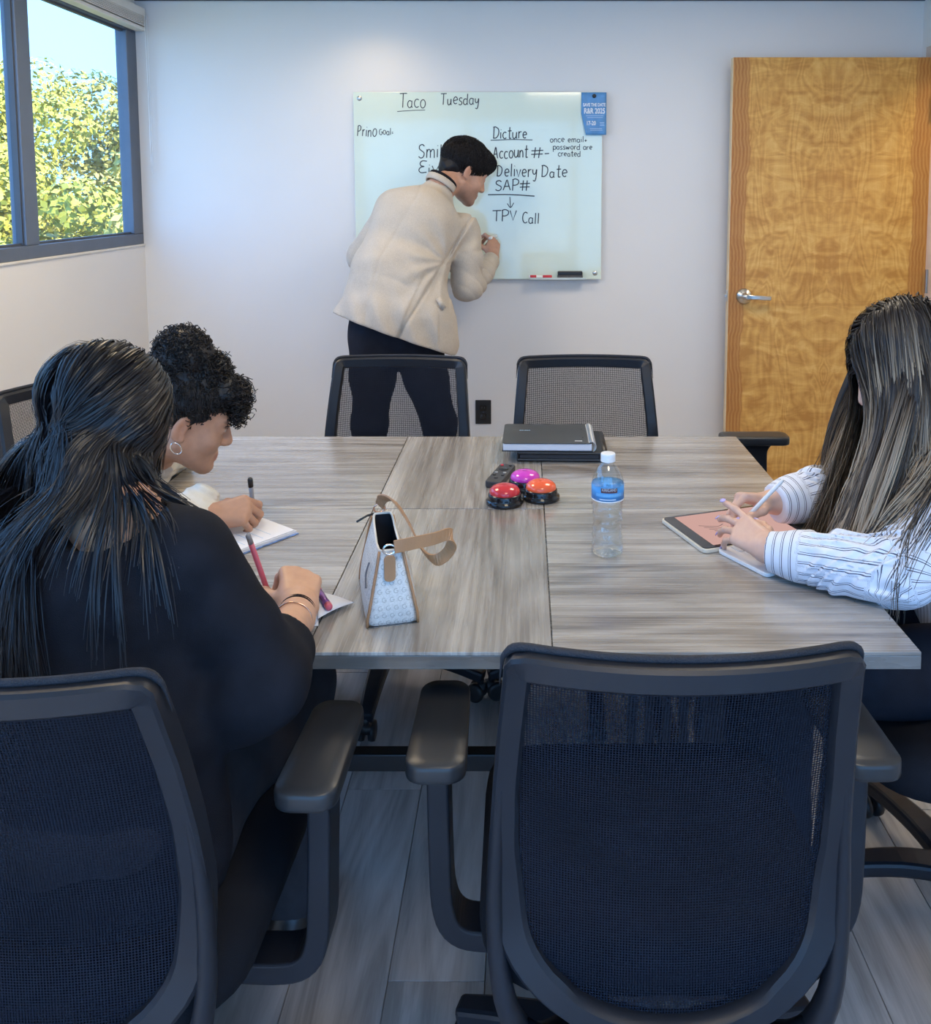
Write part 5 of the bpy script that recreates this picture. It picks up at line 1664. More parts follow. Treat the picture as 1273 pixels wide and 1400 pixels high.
def write(name, text, x, z, h, pen, slant=.06, track=.06, rise=0., sq=1.0, parent=None, yoff=0.0006, seed=1, surf_y=None, mat=None):
    """letters as flat ribbons of ink; x,z = start of the base line in metres"""
    g = np.random.default_rng(seed)
    m = MB(); cx = x
    y = (WBY if surf_y is None else surf_y) - yoff
    for ch in text:
        adv, strokes = GLY[ch]
        jz = g.normal() * h * .03; js = 1 + g.normal() * .05
        for st in strokes:
            P = np.array(st, float)
            if len(P) > 3: P = spline(P, len(P) * 3)
            X = cx + (P[:, 0] * sq + P[:, 1] * slant) * h * js; Z = z + jz + P[:, 1] * h * js + rise * (cx - x)
            P3 = np.stack([X, np.full(len(X), y), Z], 1) - wo
            m.strip(P3, pen, .0006, (0, -1, 0))
        cx += (adv * sq + track) * h
    if m.V: m.build(name, mat or M['ink'], parent)
    return cx
def line(name, pts, pen):
    m = MB(); P = spline(pts, 12) if len(pts) > 2 else np.array(pts, float)
    P3 = np.stack([P[:, 0], np.full(len(P), WBY - .0006), P[:, 1]], 1) - wo
    m.strip(P3, pen, .0006, (0, -1, 0)); m.build(name, M['ink'], wb)
WBP = WP = lambda px, py: (None, None)
# positions measured on the board in metres
k_ = 4.372 / 1209.0
def bx(px): return (px - 718.) * .003588
def bz(py): return 1.952 - (py - 128.) * .003608
def wr(text, px, py, hpx, wpx, pen=.0042, slant=.06, seed=1, rise=0.):
    """fit the word into wpx wide, base line at py, capital height hpx"""
    h = hpx * .0036
    adv = sum(GLY[c][0] + .06 for c in text) - .06
    sq = (wpx * .003588 / h - .06 * (len(text) - 1)) / (sum(GLY[c][0] for c in text))
    write('handwriting', text, bx(px), bz(py), h, pen * 1.15, slant, .06, rise, sq, wb, seed=seed)
wr('Taco', 547, 149, 18, 36, .0038, .05, 1); wr('Tuesday', 603, 145, 15, 53, .0038, .05, 2)
line('underline', [(bx(544), bz(154)), (bx(565), bz(152.5)), (bx(582), bz(152))], .003)
wr('Prino', 489, 187, 15, 26, .0036, .10, 3); wr('Goal=', 519, 185, 9, 20, .003, .0, 4)
wr('Smil', 572, 216, 19, 33, .0042, .05, 5); wr('Eiv', 572, 237, 15, 28, .0042, .05, 6)
wr('Dicture', 674, 190, 15, 47, .0044, .04, 7)
line('underline', [(bx(671), bz(192.5)), (bx(700), bz(191.5)), (bx(728), bz(192))], .004)
wr('Account', 674, 216, 16, 48, .0044, .04, 8); wr('#-', 726, 216, 15, 26, .0044, .06, 9)
wr('once email+', 752, 195, 8, 51, .0030, .0, 10); wr('password are', 756, 205, 7.5, 54, .0030, .0, 11); wr('created', 763, 214, 7.5, 31, .0030, .0, 12)
wr('Delivery', 679, 242, 17, 56, .0044, .04, 13); wr('Date', 740, 242, 16, 36, .0044, .04, 14)
wr('SAP#', 677, 260, 14, 47, .0044, .04, 15)
line('underline', [(bx(667), bz(266)), (bx(700), bz(266)), (bx(731), bz(268))], .0052)
line('arrow', [(bx(697), bz(269)), (bx(698), bz(283))], .0040)
line('arrow', [(bx(693.5), bz(278)), (bx(698), bz(283.5)), (bx(702.5), bz(277))], .0040)
wr('TPV', 673, 302, 14, 34, .0044, .02, 16); wr('Call', 714, 305, 15, 24, .0042, .04, 17)

# ---- flyer held by a magnet, hanging over the board's corner
def put(name, label, cat, loc, rz=0., group=None):
    return setp(empty(name, loc, rz), label, cat, group)
M['flyer'] = plain('flyer_blue', (.10, .30, .60), .5, 0, .12, 30)
M['flyer_text'] = plain('flyer_white_print', (.80, .86, .92), .5, 0, .02)
M['flyer_pale'] = plain('flyer_pale_print', (.42, .60, .80), .5, 0, .02)
fx, fz = .335, 1.847
fr_o = put('flyer', 'blue save the date flyer held by a magnet on the board corner', 'flyer', (fx, WBY - .004, fz))
nx, nz = 9, 13; V = []
for j in range(nz):
    for i in range(nx):
        u = i / (nx - 1) - .5; v = j / (nz - 1) - .5
        w_ = .122 if v > -.1 else .122 - (.1 + v) * -.055
        bow = .012 * max(0, .2 - v) ** 1.5 + .010 * abs(u) ** 2 * (1 - v)
        V.append((u * .122 + (0 if u > 0 else max(0, -v) * .045 * (-u * 2)), -bow - .001, v * .205))
Fq = [[a*nx + b, a*nx + b + 1, (a+1)*nx + b + 1, (a+1)*nx + b] for a in range(nz-1) for b in range(nx-1)]
fo = link('sheet', raw_mesh('sheet', V, Fq), M['flyer'], fr_o, smooth=True)
so = fo.modifiers.new('thick', 'SOLIDIFY'); so.thickness = .0006; so.offset = 1
def flat_text(txt, size, x, z, mat, parent, y=-.005, bold=0., sx=1.0, rx=PI/2, name='print', rz=0.):
    cu = bpy.data.curves.new('txt', 'FONT'); cu.body = txt; cu.size = size; cu.align_x = 'CENTER'; cu.align_y = 'CENTER'; cu.offset = bold; cu.extrude = .0002
    o = bpy.data.objects.new('txt', cu); COL.objects.link(o)
    dg = bpy.context.evaluated_depsgraph_get(); me = bpy.data.meshes.new_from_object(o.evaluated_get(dg))
    bpy.data.objects.remove(o)
    r_ = link(name, me, mat, parent); r_.location = (x, y, z); r_.rotation_euler = (rx, 0, rz); r_.scale = (sx, 1, 1)
    return r_
flat_text('SAVE THE DATE', .022, .002, .042, M['flyer_text'], fr_o, -.0060, .0007, .70)
flat_text('R&R 2025', .036, .003, .012, M['flyer_text'], fr_o, -.0070, .0010, .70)
flat_text('17-20', .028, -.014, -.047, M['flyer_text'], fr_o, -.0110, .0008, .72)
for zz, ww, xx in ((-.010, .085, .004), (-.019, .075, .006), (-.043, .022, .040), (-.050, .020, .040), (-.057, .022, .040), (-.072, .06, .010), (-.080, .06, .012)):
    MB().box((xx, -.0075 - max(0, -zz) * .06, zz), (ww, .0004, .003)).build('print', M['flyer_pale'], fr_o)
mg = MB().lathe([(0, .009), (.007, .009), (.0095, .006), (.0095, 0)], 20, (0, 0, 0), frame((0, 0, 1), (0, -1, 0))).build('magnet', M['black'], None, smooth=True)
mg.location = (.336, WBY - .0055, 1.932); setp(mg, 'round black magnet pinning the blue flyer to the whiteboard', 'magnet')

# ---- eraser and marker on the tray
er = put('board_eraser', 'dark grey felt eraser standing on the whiteboard tray', 'eraser', (.222, WBY - .022, WBZ0 + .006))
MB().box((0, 0, .026), (.122, .030, .020)).build('handle', M['black'], er, bevel=.004)
MB().box((0, 0, .008), (.124, .032, .016)).build('felt', plain('grey_felt', (.10, .10, .105), .9, 0, .3, 60, .6, 500), er, bevel=.002)
M['red'] = plain('red_plastic', (.62, .03, .05), .35, 0, .05)
def marker(loc, rz, body, capm, label, L=.115):
    r = put('whiteboard_marker', label, 'marker', loc, rz)
    RX = frame((0, 1, 0), (1, 0, 0))
    MB().lathe([(0, -L/2), (.0075, -L/2), (.008, -L/2 + .003), (.008, L/2 - .05), (.0075, L/2 - .045)], 16, (0, 0, .008), RX).build('barrel', body, r, smooth=True)
    MB().lathe([(.0084, L/2 - .045), (.0086, L/2 - .003), (.007, L/2), (0, L/2)], 16, (0, 0, .008), RX).build('cap', capm, r, smooth=True)
    return r
mk = marker((.075, WBY - .020, WBZ0 + .006), 0, M['white'], M['red'], 'red capped marker lying on the whiteboard tray')
MB().lathe([(.0085, -.05), (.0085, -.02)], 16, (0, 0, .008), frame((0, 1, 0), (1, 0, 0))).build('label_band', M['red'], mk, smooth=True)

# ---- black power outlet
ol = put('power_outlet', 'black power outlet on the back wall between the two far chairs', 'outlet', (-.212, YB, .357))
MB().b2((-.040, -.006, -.062), (.040, 0, .062)).build('cover_plate', M['black'], ol, bevel=.003)
for dz in (-.021, .021):
    rc = MB().prism([(x, z) for x, z in rrect(.034, .030, .008, 4)], 0, .003, (A3(0, -.006, dz), (1, 0, 0), (0, 0, 1), (0, -1, 0))).build('receptacle', M['blackgloss'], ol)
    sl = MB()
    for dx in (-.0065, .0065): sl.box((dx, -.0092, dz + .003), (.002, .0006, .008))
    sl.build('slot', M['alu_dark'], rc)
MB().lathe([(.0032, 0), (.0025, .0012), (0, .0014)], 10, (0, -.006, 0), frame((0, 0, 1), (0, -1, 0))).build('screw', M['alu_dark'], ol)

# ================================================================== on the table
TT = TZ + .0005
# ---- spiral notebook on a zip binder
M['leather'] = plain('black_leatherette', (.014, .015, .018), .38, 0, .15, 30, .3, 400, .0006)
M['paper'] = plain('paper', (.80, .80, .84), .7, 0, .03)
bd = put('binder', 'black padded binder lying under the spiral notebook', 'binder', (.098, 2.445, TT), math.radians(-1.5))
MB().box((0, 0, .0045), (.235, .22, .009)).build('cover', M['leather'], bd, bevel=.004)
MB().box((.003, 0, .014), (.225, .212, .010)).build('pages', plain('dark_page_block', (.03, .03, .036), .6), bd)
MB().box((0, 0, .0235), (.235, .22, .009)).build('cover', M['leather'], bd, bevel=.004)
MB().tube([(.1175, -.108, .014), (.1175, .108, .014)], .0135, 12).build('spine', M['leather'], bd, smooth=True)
nb = put('spiral_notebook', 'black spiral notebook lying on the black binder', 'notebook', (.062, 2.435, TT + .0285), math.radians(-1))
MB().box((0, 0, .0015), (.246, .200, .002)).build('cover', M['black'], nb)
MB().box((0, 0, .0120), (.240, .194, .019)).build('pages', M['paper'], nb, bevel=.0008)
cv = MB().prism([(x, y) for x, y in rrect(.246, .200, .012, 4)], .0216, .0234).build('cover', plain('grey_black_cover', (.045, .046, .048), .42), nb)
for k in range(6): MB().box((-.076 + k * .0052, .030 + .0006 * (k % 2), .0236), (.0036, .0048 - .001 * (k % 3), .0004)).build('embossing', M['flyer_pale'], cv)
MB().box((.085, -.075, .0236), (.020, .005, .0004)).build('badge', M['white'], nb)
cw = MB()
for k in range(26):
    y = -.092 + k * .0074
    cw.tube([(.120 + .0125 * math.cos(a), y + .0012 * math.sin(a), .0125 + .0135 * math.sin(a)) for a in np.linspace(0, 2 * PI, 15)[:-1]], .0011, 5, closed=True)
wire_o = cw.build('wire_binding', M['steel'], nb, smooth=True); wire_o['kind'] = 'stuff'
for yy in (-.04, .045):
    MB().lathe([(.0025, .0234), (.0025, .0240), (0, .0241)], 8, (.098, yy, 0)).build('rivet', M['black'], nb)

# ---- remote
rm = put('remote_control', 'black remote control behind the red buzzer', 'remote', (-.062, 2.195, TT), math.radians(-14))
MB().prism(rrect(.042, .150, .010, 4), 0, .017).build('shell', plain('remote_grey', (.045, .045, .05), .45), rm, bevel=.003)
for (x, y, rr_, mt) in ((-.012, .058, .0045, 'red'), (.010, .058, .004, 'black'), (0, .028, .0125, 'blackgloss'), (-.011, -.002, .0045, 'steel'), (.011, -.002, .0045, 'steel'), (-.011, -.022, .0045, 'black'), (.011, -.022, .0045, 'black'), (0, -.045, .005, 'black')):
    MB().lathe([(rr_, .0165), (rr_, .0185), (rr_ * .8, .0192), (0, .0194)], 14, (x, y, 0)).build('button', M[mt], rm, smooth=True)

# ---- three buzzers
def buzzer(x, y, col, label):
    r = put('buzzer', label, 'buzzer', (x, y, TT), 0, 'answer buzzers on the table')
    MB().lathe([(0, 0), (.043, 0), (.0445, .002), (.0445, .008), (.041, .010), (.0395, .014), (.039, .022), (.037, .025), (.030, .025)], 36).build('base', M['blackgloss'], r, smooth=True)
    MB().lathe([(.0362, .022), (.0362, .0285), (.0345, .034), (.029, .0395), (.020, .0435), (.010, .0455), (0, .046)], 36).build('dome', plain('buzzer_' + label.split()[0], col, .16, 0, .02, Coat_Weight=.4), r, smooth=True)
    MB().lathe([(0, .0465), (.006, .0465), (.0075, .0458)], 14).build('cap', plain('buzzer_cap_' + label.split()[0], tuple(np.array(col) * .85), .2), r)
buzzer(-.048, 2.020, (.62, .035, .045), 'red dome buzzer on a black base nearest the remote')
buzzer(.038, 2.052, (.92, .13, .045), 'orange dome buzzer on a black base')
buzzer(.000, 2.125, (.66, .05, .52), 'magenta dome buzzer on a black base')

# ---- water bottle
bt = put('water_bottle', 'clear plastic water bottle with a white cap and blue label', 'bottle', (.166, 1.728, TT))
M['pet'] = clear('clear_plastic', (.96, .98, .985), .22, .03)
prof = [(.0, .004), (.016, .002), (.026, .0005), (.0305, .004), (.0325, .012), (.0320, .022), (.0295, .032)]
for k in range(5):
    z = .034 + k * .0155; b = .0285 - .0012 * math.sin(k / 4 * PI)
    prof += [(b + .0022, z + .004), (b + .0026, z + .0075), (b + .0006, z + .0125)]
prof += [(.0318, .112), (.0322, .116), (.0322, .148), (.0318, .152), (.0300, .160), (.0255, .172), (.0195, .182), (.0142, .189), (.0130, .192), (.0130, .199)]
bb = MB().lathe(prof, 40)
bo = bb.build('shell', M['pet'], bt, smooth=True)
for vtx in bo.data.vertices:                                   # twisted ribs
    a = math.atan2(vtx.co.y, vtx.co.x)
    if .03 < vtx.co.z < .11:
        q = 1 + .045 * math.sin(5 * a + vtx.co.z * 110); vtx.co.x *= q; vtx.co.y *= q
    if vtx.co.z < .008 and vtx.co.xy.length > .01: vtx.co.z += .004 * max(0, math.cos(5 * a))
tw = NT('water'); gl = tw.n('ShaderNodeBsdfGlass'); gl.inputs['IOR'].default_value = 1.15; gl.inputs['Color'].default_value = (.98, .99, 1, 1); gl.inputs['Roughness'].default_value = 0.
tt_ = tw.n('ShaderNodeBsdfTransparent'); mx_ = tw.n('ShaderNodeMixShader'); mx_.inputs[0].default_value = .6
tw.l(tt_.outputs[0], mx_.inputs[1]); tw.l(gl.outputs[0], mx_.inputs[2])
M['water'] = tw.done(mx_.outputs[0])
wprof = [(r_ * .965 if r_ > 0 else 0, z + .0015) for r_, z in prof if z < .150] + [(.0308, .1505), (0, .1505)]
wo_ = MB().lathe(wprof, 36).build('water', M['water'], bt, smooth=True)
for vtx in wo_.data.vertices:
    a = math.atan2(vtx.co.y, vtx.co.x)
    if .03 < vtx.co.z < .11:
        q = 1 + .045 * math.sin(5 * a + vtx.co.z * 110); vtx.co.x *= q; vtx.co.y *= q
M['lbl'] = plain('bottle_label_blue', (.06, .28, .62), .35, 0, .10, 40)
lb = MB().lathe([(.0328, .1165), (.0328, .1475)], 40).build('label', M['lbl'], bt, smooth=True)
MB().lathe([(.0329, .1165), (.0329, .119)], 40).build('label_band', M['white'], lb, smooth=True)
def curved(name, x0, x1, z0, z1, mat, rr_=.0331, parent=lb):
    n_ = 10; V_ = []
    for z in (z0, z1):
        for i in range(n_ + 1):
            a = -PI / 2 + (x0 + (x1 - x0) * i / n_) / rr_; V_.append((rr_ * math.cos(a), rr_ * math.sin(a), z))
    MB().add(V_, [[i, i + 1, n_ + 2 + i, n_ + 1 + i] for i in range(n_)]).build(name, mat, parent)
M['lbl_dark'] = plain('label_maroon', (.10, .035, .05), .4); M['lbl_pale'] = plain('label_pale', (.62, .76, .90), .4)
curved('name_plate', -.017, .017, .1365, .1460, M['lbl_dark'])
curved('label_stripe', -.028, .028, .1285, .1345, plain('label_light_blue', (.16, .45, .78), .4))
curved('label_stripe', -.020, .014, .1220, .1240, M['lbl_pale'])
txt = flat_text('KIRKLAND', .0078, 0, 0, M['flyer_text'], lb, 0, .0002, .80, 0., 'lettering')
for vtx in txt.data.vertices:
    x = vtx.co.x * .80; z = vtx.co.y
    a = -PI / 2 + x / .0333; vtx.co = (.0333 * math.cos(a), .0333 * math.sin(a), z + .1425)
txt.scale = (1, 1, 1)
cp = [(.0148, .1925), (.0148, .2065), (.0138, .2085), (0, .2088)]
MB().lathe(cp, 36).build('cap', M['white'], bt, smooth=False)

# ---- handbag
hb_ = put('handbag', 'small white monogram handbag with a tan shoulder strap', 'handbag', (-.247, 1.525, TT), math.radians(14))
def canvas_mat():
    t = NT('monogram_canvas')
    uu, vv = t.attr('bu'), t.attr('bv')
    sc_ = 1 / .0135
    row = t.math('FLOOR', t.math('MULTIPLY', vv, sc_))
    sh_ = t.math('MULTIPLY', t.math('MODULO', t.math('ABSOLUTE', row), 2.), .5)
    fu = t.math('SUBTRACT', t.math('FRACT', t.math('ADD', t.math('MULTIPLY', uu, sc_), sh_)), .5)
    fv = t.math('SUBTRACT', t.math('FRACT', t.math('MULTIPLY', vv, sc_)), .5)
    d = t.math('SQRT', t.math('ADD', t.math('MULTIPLY', fu, fu), t.math('MULTIPLY', fv, fv)))
    ring = t.math('LESS_THAN', t.math('ABSOLUTE', t.math('SUBTRACT', d, .26)), .05)
    gap = t.math('LESS_THAN', t.math('ABSOLUTE', t.math('SUBTRACT', t.math('ARCTAN2', fv, fu), .45)), .45)
    g1 = t.math('MULTIPLY', ring, t.math('SUBTRACT', 1., gap))
    bar = t.math('MULTIPLY', t.math('LESS_THAN', t.math('ABSOLUTE', fv), .045), t.math('MULTIPLY', t.math('GREATER_THAN', fu, .04), t.math('LESS_THAN', fu, .28)))
    f = t.math('MAXIMUM', g1, bar)
    w_ = t.noise(t.coord('Object'), 300, 3, .7)
    base = t.ramp(w_, [(.35, (.60, .60, .585)), (.65, (.76, .76, .74))])
    return t.done(t.pbr(t.mix(t.math('MULTIPLY', f, .75), base, (.38, .38, .36)), .6, 0, t.bump(w_, .3, .0008)))
M['canvas'] = canvas_mat(); M['tan'] = plain('tan_leather', (.42, .22, .105), .45, 0, .10, 20, .2, 300, .0006)
M['lining'] = plain('dark_lining', (.02, .02, .025), .9)
# body: wedge, wide at the base, open mouth; long axis = local y, gusset faces -y
def section(t_):       # t_ along the height -> half thickness, half length
    return np.interp(t_, [0, .1, 1], [.043, .043, .019]), np.interp(t_, [0, .25, .8, 1], [.098, .103, .092, .084])
HB = .128
def bag_pt(a, t_, ins=0.):
    hx, hy = section(t_)
    hx -= ins; hy -= ins
    e_ = .22
    c_, s_ = math.cos(a), math.sin(a)
    x = hx * np.sign(c_) * abs(c_) ** e_; y = hy * np.sign(s_) * abs(s_) ** e_
    bulge = .010 * math.sin(PI * t_) * (1 - (y / hy) ** 2)
    sag = -.022 * (1 - abs(y / hy) ** 1.5) * t_ ** 3      # mouth dips a little between the ends
    return x + np.sign(x) * bulge * abs(c_) ** .2, y, HB * t_ * (1 + .02 * (y / hy)) + (sag if x < 0 else sag * .2)
na, nt_ = 64, 14
def shell(ins, t0, rev, name, mat, parent):
    V_ = []; bu = []; bv = []
    ts = np.linspace(t0, 1, nt_); ang = [2 * PI * i / na for i in range(na)]
    for t_ in ts:
        p_prev = None; acc = 0
        for a in ang:
            p = bag_pt(a, t_, ins); V_.append(p)
            bu.append(p[1] if abs(math.cos(a)) > .5 else p[0] + .5); bv.append(p[2])
    F_ = [[a*na + b, a*na + (b+1) % na, (a+1)*na + (b+1) % na, (a+1)*na + b] for a in range(nt_-1) for b in range(na)]
    F_.append(list(range(na))[::-1])
    if rev: F_ = [f[::-1] for f in F_]
    me = raw_mesh(name, V_, F_)
    for nm, ar in (('bu', bu), ('bv', bv)):
        at = me.attributes.new(nm, 'FLOAT', 'POINT'); at.data.foreach_set('value', np.array(ar, dtype=np.float32))
    return link(name, me, mat, parent, smooth=True)
bag_body = shell(0, 0, False, 'body', M['canvas'], hb_)
shell(.003, .15, True, 'lining', M['lining'], bag_body)
rim = MB(); P = [A3(*bag_pt(2 * PI * i / na, 1, .0015)) for i in range(na)]
rim.tube(P, .0024, 6, closed=True).build('rim', plain('pale_rim', (.78, .74, .66), .5), hb_, smooth=True)
for sx in (-1, 1):                                     # piping on the near and far gussets
    for sy in (-1, 1):
        P = [A3(section(t_)[0] * sx * .985, section(t_)[1] * sy * .985, HB * t_ + .001) for t_ in np.linspace(0, .97, 14)]
        MB().tube(P, .0025, 6).build('piping', M['tan'], hb_, smooth=True)
P = [A3(section(0)[0] * x_, section(0)[1] * -.99, .002) for x_ in np.linspace(-1, 1, 6)]
MB().tube(P, .0016, 6).build('piping', M['black'], hb_)
# side pocket slit
P = spline([(-.034, -.045, .092), (-.0405, -.052, .075), (-.042, -.070, .058)], 10)
MB().tube(P, .0016, 6).build('pocket_slit', plain('slit_grey', (.12, .12, .14), .6), hb_)
# strap tabs, rings and the strap
for sy in (-1, 1):
    tb = MB()
    tb.prism([(x, z) for x, z in rrect(.019, .046, .007, 4)], 0, .003, (A3(-.004, sy * .1005, .102), (1, 0, 0), (0, sy * .06, .998), (0, sy, 0)))
    tb.build('strap_tab', M['tan'], hb_, bevel=.0008)
    c0 = A3(-.004, sy * .100, .134)
    MB().tube([c0 + A3(.0105 * math.cos(a), 0, .0085 * math.sin(a)) for a in np.linspace(0, 2 * PI, 17)[:-1]], .0018, 6, closed=True).build('ring', M['gold'] if sy > 0 else M['silver'], hb_, smooth=True)
Pst = spline([(-.004, .098, .140), (.002, .080, .160), (.018, .052, .163), (.040, .020, .135), (.062, -.012, .092), (.083, -.040, .082), (.105, -.055, .105), (.104, -.070, .138), (.070, -.085, .139), (.030, -.096, .139), (.004, -.101, .138)], 60)
ups = []
for i in range(60):
    t_ = i / 59.
    ups.append(unit(A3(*[np.interp(t_, [0, .2, .45, .62, .72, 1], col_) for col_ in ((.5, .75, .85, .3, .9, .0), (-.3, .0, .25, .75, -.45, -.95), (.8, .65, .45, -.60, .0, .15))])))
MB().strip(Pst, .0215, .0035, np.array(ups)).build('strap', M['tan'], hb_, bevel=.0008)
# zipper pull that sticks out at the far end
MB().tube([(-.010, .086, .130), (-.028, .083, .128), (-.048, .072, .122)], .0022, 6).build('zipper_pull', M['black'], hb_, smooth=True)

# ---- tablet in a clear-edged case, phone beside it
M['screen_pink'] = emis('tablet_screen', (.60, .36, .32), .75)
tb_ = put('tablet', 'tablet with a pink page on its screen in a gold case', 'tablet', (.452, 1.855, TT), math.radians(19.2))
M['case'] = plain('champagne_case', (.74, .68, .56), .3, .2, .03)
MB().prism(rrect(.258, .186, .012, 5), 0, .0085).build('case', M['case'], tb_, bevel=.0015)
MB().prism(rrect(.250, .178, .009, 5), .0085, .0105).build('bezel', plain('tablet_bezel', (.035, .032, .034), .12), tb_)
MB().box((.006, 0, .0108), (.212, .162, .0004)).build('screen', M['screen_pink'], tb_)
for q in range(4):
    MB().strip(spline([(-.075 + q * .006, .02 - q * .012, .0112), (-.04, .004 - q * .01, .0112), (-.02 + q * .004, .012 - q * .014, .0112)], 10), .0012, .0003, (0, 0, 1)).build('ink_stroke', M['ink'], tb_)
ph = put('phone', 'white phone lying face down by the near edge of the tablet under the hand', 'phone', (.452, 1.690, TT), math.radians(-60))
MB().prism(rrect(.138, .066, .010, 5), 0, .0078).build('shell', M['white'], ph, bevel=.0015)
MB().prism(rrect(.030, .030, .007, 5), .0078, .0090, (A3(-.048, .012, 0), (1, 0, 0), (0, 1, 0), (0, 0, 1))).build('camera_bump', M['white'], ph)

# ---- pens
def along(a, b):
    a, b = np.array(a, float), np.array(b, float); w = unit(b - a)
    ref = (0, 0, 1) if abs(w[2]) < .9 else (1, 0, 0)
    u = unit(np.cross(ref, w)); return np.stack([u, np.cross(w, u), w], 1)
def pen(name, label, cat_, a, b, parts):
    """a = writing tip, b = top end; parts = (name, profile [(r, s 0..1)], material)"""
    a = np.array(a, float); b = np.array(b, float); L = np.linalg.norm(b - a)
    r = setp(empty(name, a), label, cat_); R_ = along(a, b)
    for nm, prof_, mt in parts:
        MB().lathe([(q, s_ * L) for q, s_ in prof_], 16, (0, 0, 0), R_).build(nm, mt, r, smooth=True)
    return r
M['pinkpen'] = plain('pink_barrel', (.62, .12, .17), .3, 0, .05); M['clear_cap'] = plain('smoky_clear', (.30, .28, .28), .2)
M['purplepen'] = plain('iridescent_purple', (.28, .12, .36), .22, .6, .25, 30)
g1 = w1_grip; ax1 = unit(A3(-.10, -.20, 1.0))
ax1 = unit(A3(-.16, -.30, .95))
s1 = (TT + .008 - g1[2]) / ax1[2]
pen('pen', 'pink pen held upright by the woman in black', 'pen', g1 + ax1 * s1, g1 + ax1 * (s1 + .145),
    [('tip', [(.0005, 0), (.002, .06), (.0042, .10)], M['steel']), ('barrel', [(.0045, .10), (.0048, .14), (.0048, .86)], M['pinkpen']), ('cap', [(.0046, .86), (.0046, .98), (.003, 1.0), (0, 1.0)], M['clear_cap'])])
g2 = w2_grip; ax2 = unit(A3(.02, -.25, .95)); s2 = (TT + .008 - g2[2]) / ax2[2]
pen('pen', 'grey pen with a black end held by the woman in the white sweater', 'pen', g2 + ax2 * s2, g2 + ax2 * (s2 + .105),
    [('tip', [(.0005, 0), (.002, .06), (.0042, .10)], M['steel']), ('barrel', [(.0046, .10), (.0050, .14), (.0050, .86)], M['clear_cap']), ('cap', [(.0056, .80), (.0056, .97), (.004, 1.0), (0, 1.0)], M['black'])])
g4 = w4_grip; ax4 = unit(A3(.62, .03, .66)); s4 = (TT + .012 - g4[2]) / ax4[2]
pen('stylus', 'white stylus pencil held by the woman with the tablet', 'stylus', g4 + ax4 * s4, g4 + ax4 * (s4 + .160),
    [('tip', [(.0005, 0), (.0020, .03), (.0040, .08)], M['white']), ('barrel', [(.0044, .08), (.0044, .95), (.003, 1.0), (0, 1.0)], M['white'])])
g0 = man_grip
pen('whiteboard_marker', 'white marker in the hand of the man at the whiteboard', 'marker', A3(-.140, 4.362, 1.252), A3(-.168, 4.222, 1.247),
    [('tip', [(.001, 0), (.003, .05), (.0045, .10)], M['black']), ('barrel', [(.0075, .10), (.0080, .14), (.0080, .97), (.006, 1.), (0, 1.)], M['white'])])

# ---- notepads
def pad(label, loc, rz, w_, d_, h_, cov, curl_=True):
    r = put('notebook', label, 'notebook', loc, rz)
    MB().box((0, 0, .0012), (w_ + .006, d_ + .006, .002)).build('cover', cov, r)
    MB().box((0, 0, .002 + h_ / 2), (w_, d_, h_)).build('pages', M['paper'], r, bevel=.0006)
    return r
M['bluecov'] = plain('blue_floral_cover', (.22, .36, .72), .5, 0, .5, 45)
n1_ = pad('white notepad under the hand of the woman in black', (-.430, 1.468, TT), math.radians(13), .135, .108, .007, M['paper'])
V = []
for i in range(9):
    u = i / 8.
    a_, b_ = A3(.070, -.050 + .060 * u, .0095), A3(.070, .052 - .044 * u, .0095)
    for q in (a_, b_): V.append(q + A3(.062 * u, 0, .003 * math.sin(u * PI) - .0065 * u))
Fq = [[2*i, 2*i + 1, 2*i + 3, 2*i + 2] for i in range(8)]
fl2 = link('folded_cover', raw_mesh('folded_cover', V, Fq), M['paper'], n1_, smooth=True); fl2.modifiers.new('thick', 'SOLIDIFY').thickness = .0008
n2_ = pad('open notebook with a blue patterned cover beside the woman in the sweater', (-.612, 1.835, TT), math.radians(-38), .20, .145, .006, M['bluecov'])
MB().box((.045, 0, .0092), (.105, .138, .002)).build('page', M['paper'], n2_)
for k in range(4): MB().box((.05, -.045 + k * .022, .0104), (.07 - .01 * (k % 2), .0012, .0003)).build('ink_line', M['flyer_pale'], n2_)
pp = A3(-.335, 1.458, TT + .0165); pq = A3(-.384, 1.548, TT + .0185)
pen('pen', 'shiny purple and pink pen lying on the white notepad', 'pen', pp, pq,
    [('tip', [(0, 0), (.004, .01), (.0062, .05), (.0066, .14)], M['pinkpen']), ('barrel', [(.0066, .14), (.0058, .30), (.0064, .55), (.0058, .72)], M['purplepen']), ('cap', [(.0066, .70), (.0070, .85), (.0058, .97), (0, 1.0)], M['pinkpen'])])
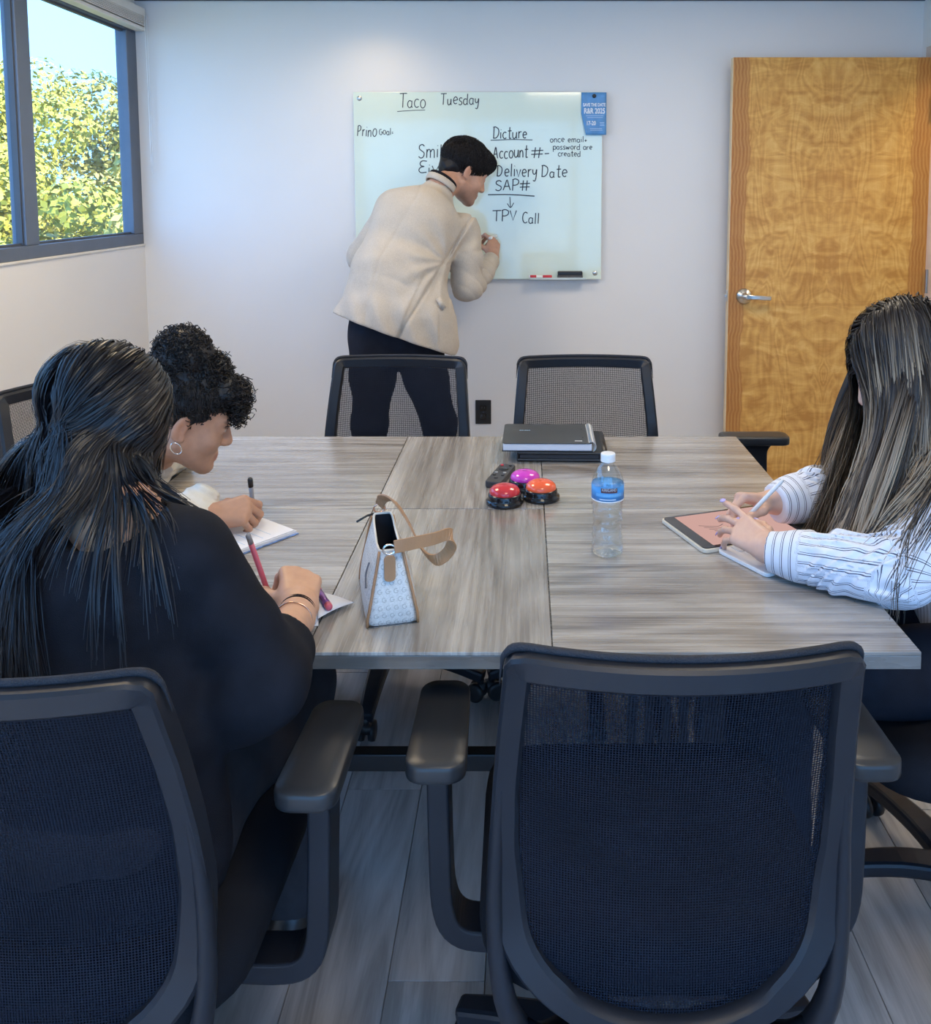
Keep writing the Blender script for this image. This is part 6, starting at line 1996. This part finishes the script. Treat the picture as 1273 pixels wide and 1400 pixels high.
# ================================================================== wooded hillside seen through the window
def leaf_mat(name, a, b):
    t = NT(name)
    hr = t.attr('lr')
    c = t.ramp(hr, [(0., a), (1., b)])
    return t.done(t.pbr(c, .55, 0, None, Specular_IOR_Level=.3))
LM = [leaf_mat('leaf_yellow_green', (.34, .31, .04), (.60, .52, .11)), leaf_mat('leaf_green', (.28, .29, .04), (.54, .50, .10)), leaf_mat('leaf_olive', (.28, .27, .06), (.56, .49, .14))]
M['bark'] = plain('bark', (.16, .12, .09), .9, 0, .3, 6)
def tree(x, y, z0, top, rad, seed, label, group, m=120):
    g = np.random.default_rng(seed)
    r = setp(empty('tree', (x, y, z0)), label, 'tree', group)
    H_ = top - z0
    MB().tube(spline([(0, 0, 0), (.1, 0, H_ * .35), (-.05, .1, H_ * .7), (0, 0, H_ * .92)], 8), np.linspace(.22, .04, 8), 7).build('trunk', M['bark'], r, smooth=True)
    # crown: clumps of leaves
    n = 34
    q = g.normal(size=(n, 3)); q /= np.linalg.norm(q, axis=1)[:, None]
    cc = q * np.array([rad, rad, H_ * .34]) * g.uniform(.35, .92, (n, 1)) + (0, 0, H_ * .66)
    cr = g.uniform(.30, .55, n) * rad * .8
    d = g.normal(size=(n, m, 3)); d /= np.linalg.norm(d, axis=2)[..., None]
    P = (cc[:, None] + d * cr[:, None, None] * g.uniform(.75, 1.05, (n, m, 1)) * (1, 1, .75)).reshape(-1, 3)
    P[:, 2] = np.minimum(P[:, 2], H_)
    nr = (d.reshape(-1, 3) + g.normal(size=(n * m, 3)) * .55 + (0, 0, .35)); nr /= np.linalg.norm(nr, axis=1)[:, None]
    u = np.cross(nr, g.normal(size=(n * m, 3))); u /= np.linalg.norm(u, axis=1)[:, None]; v = np.cross(nr, u)
    s = g.uniform(.040, .080, (n * m, 1)) * (600 / m) ** .45
    V = np.stack([P - u * s, P - v * s * .6, P + u * s, P + v * s * .6], 1).reshape(-1, 3)
    F = np.arange(len(V)).reshape(-1, 4)
    me = raw_mesh('crown', V, F)
    lr = np.repeat(np.clip(np.repeat(g.uniform(0, 1, n), m) * .6 + g.uniform(0, .4, n * m), 0, 1), 4)
    at = me.attributes.new('lr', 'FLOAT', 'POINT'); at.data.foreach_set('value', lr.astype(np.float32))
    o = link('crown', me, LM[seed % 3], r); o['kind'] = 'stuff'
GT = 'trees on the hillside outside the window'
g = np.random.default_rng(77)
# rows up the slope; directions match what the strip window looks out on
k = 0
for row, (dist, topz) in enumerate(((14., 2.5), (18., 3.9), (22.5, 5.7))):
    for a in np.linspace(-70, -17, 9):
        a2 = math.radians(a + g.uniform(-2, 2) + (2.7 if row % 2 else 0))
        x, y = dist * math.sin(a2), dist * math.cos(a2)
        tree(x, y, -7.0 + row * 1.2, topz + g.uniform(-.5, .5), 2.1 + .25 * row, 100 + k, ['sunlit leafy tree in the lowest row, nearest to the window', 'sunlit leafy tree halfway up the hillside outside the window', 'sunlit leafy tree on top of the hillside, against the sky'][row], GT, 500 if -38 < a < -19 else 90); k += 1
me = raw_mesh('ground', [(-60, -40, -9), (-3.5, -40, -7.5), (-3.5, 60, -7.5), (-60, 60, -2)], [[0, 1, 2, 3]])
gr = link('ground', me, plain('hillside_ground', (.16, .17, .06), .9, 0, .3, .5)); gr['kind'] = 'structure'
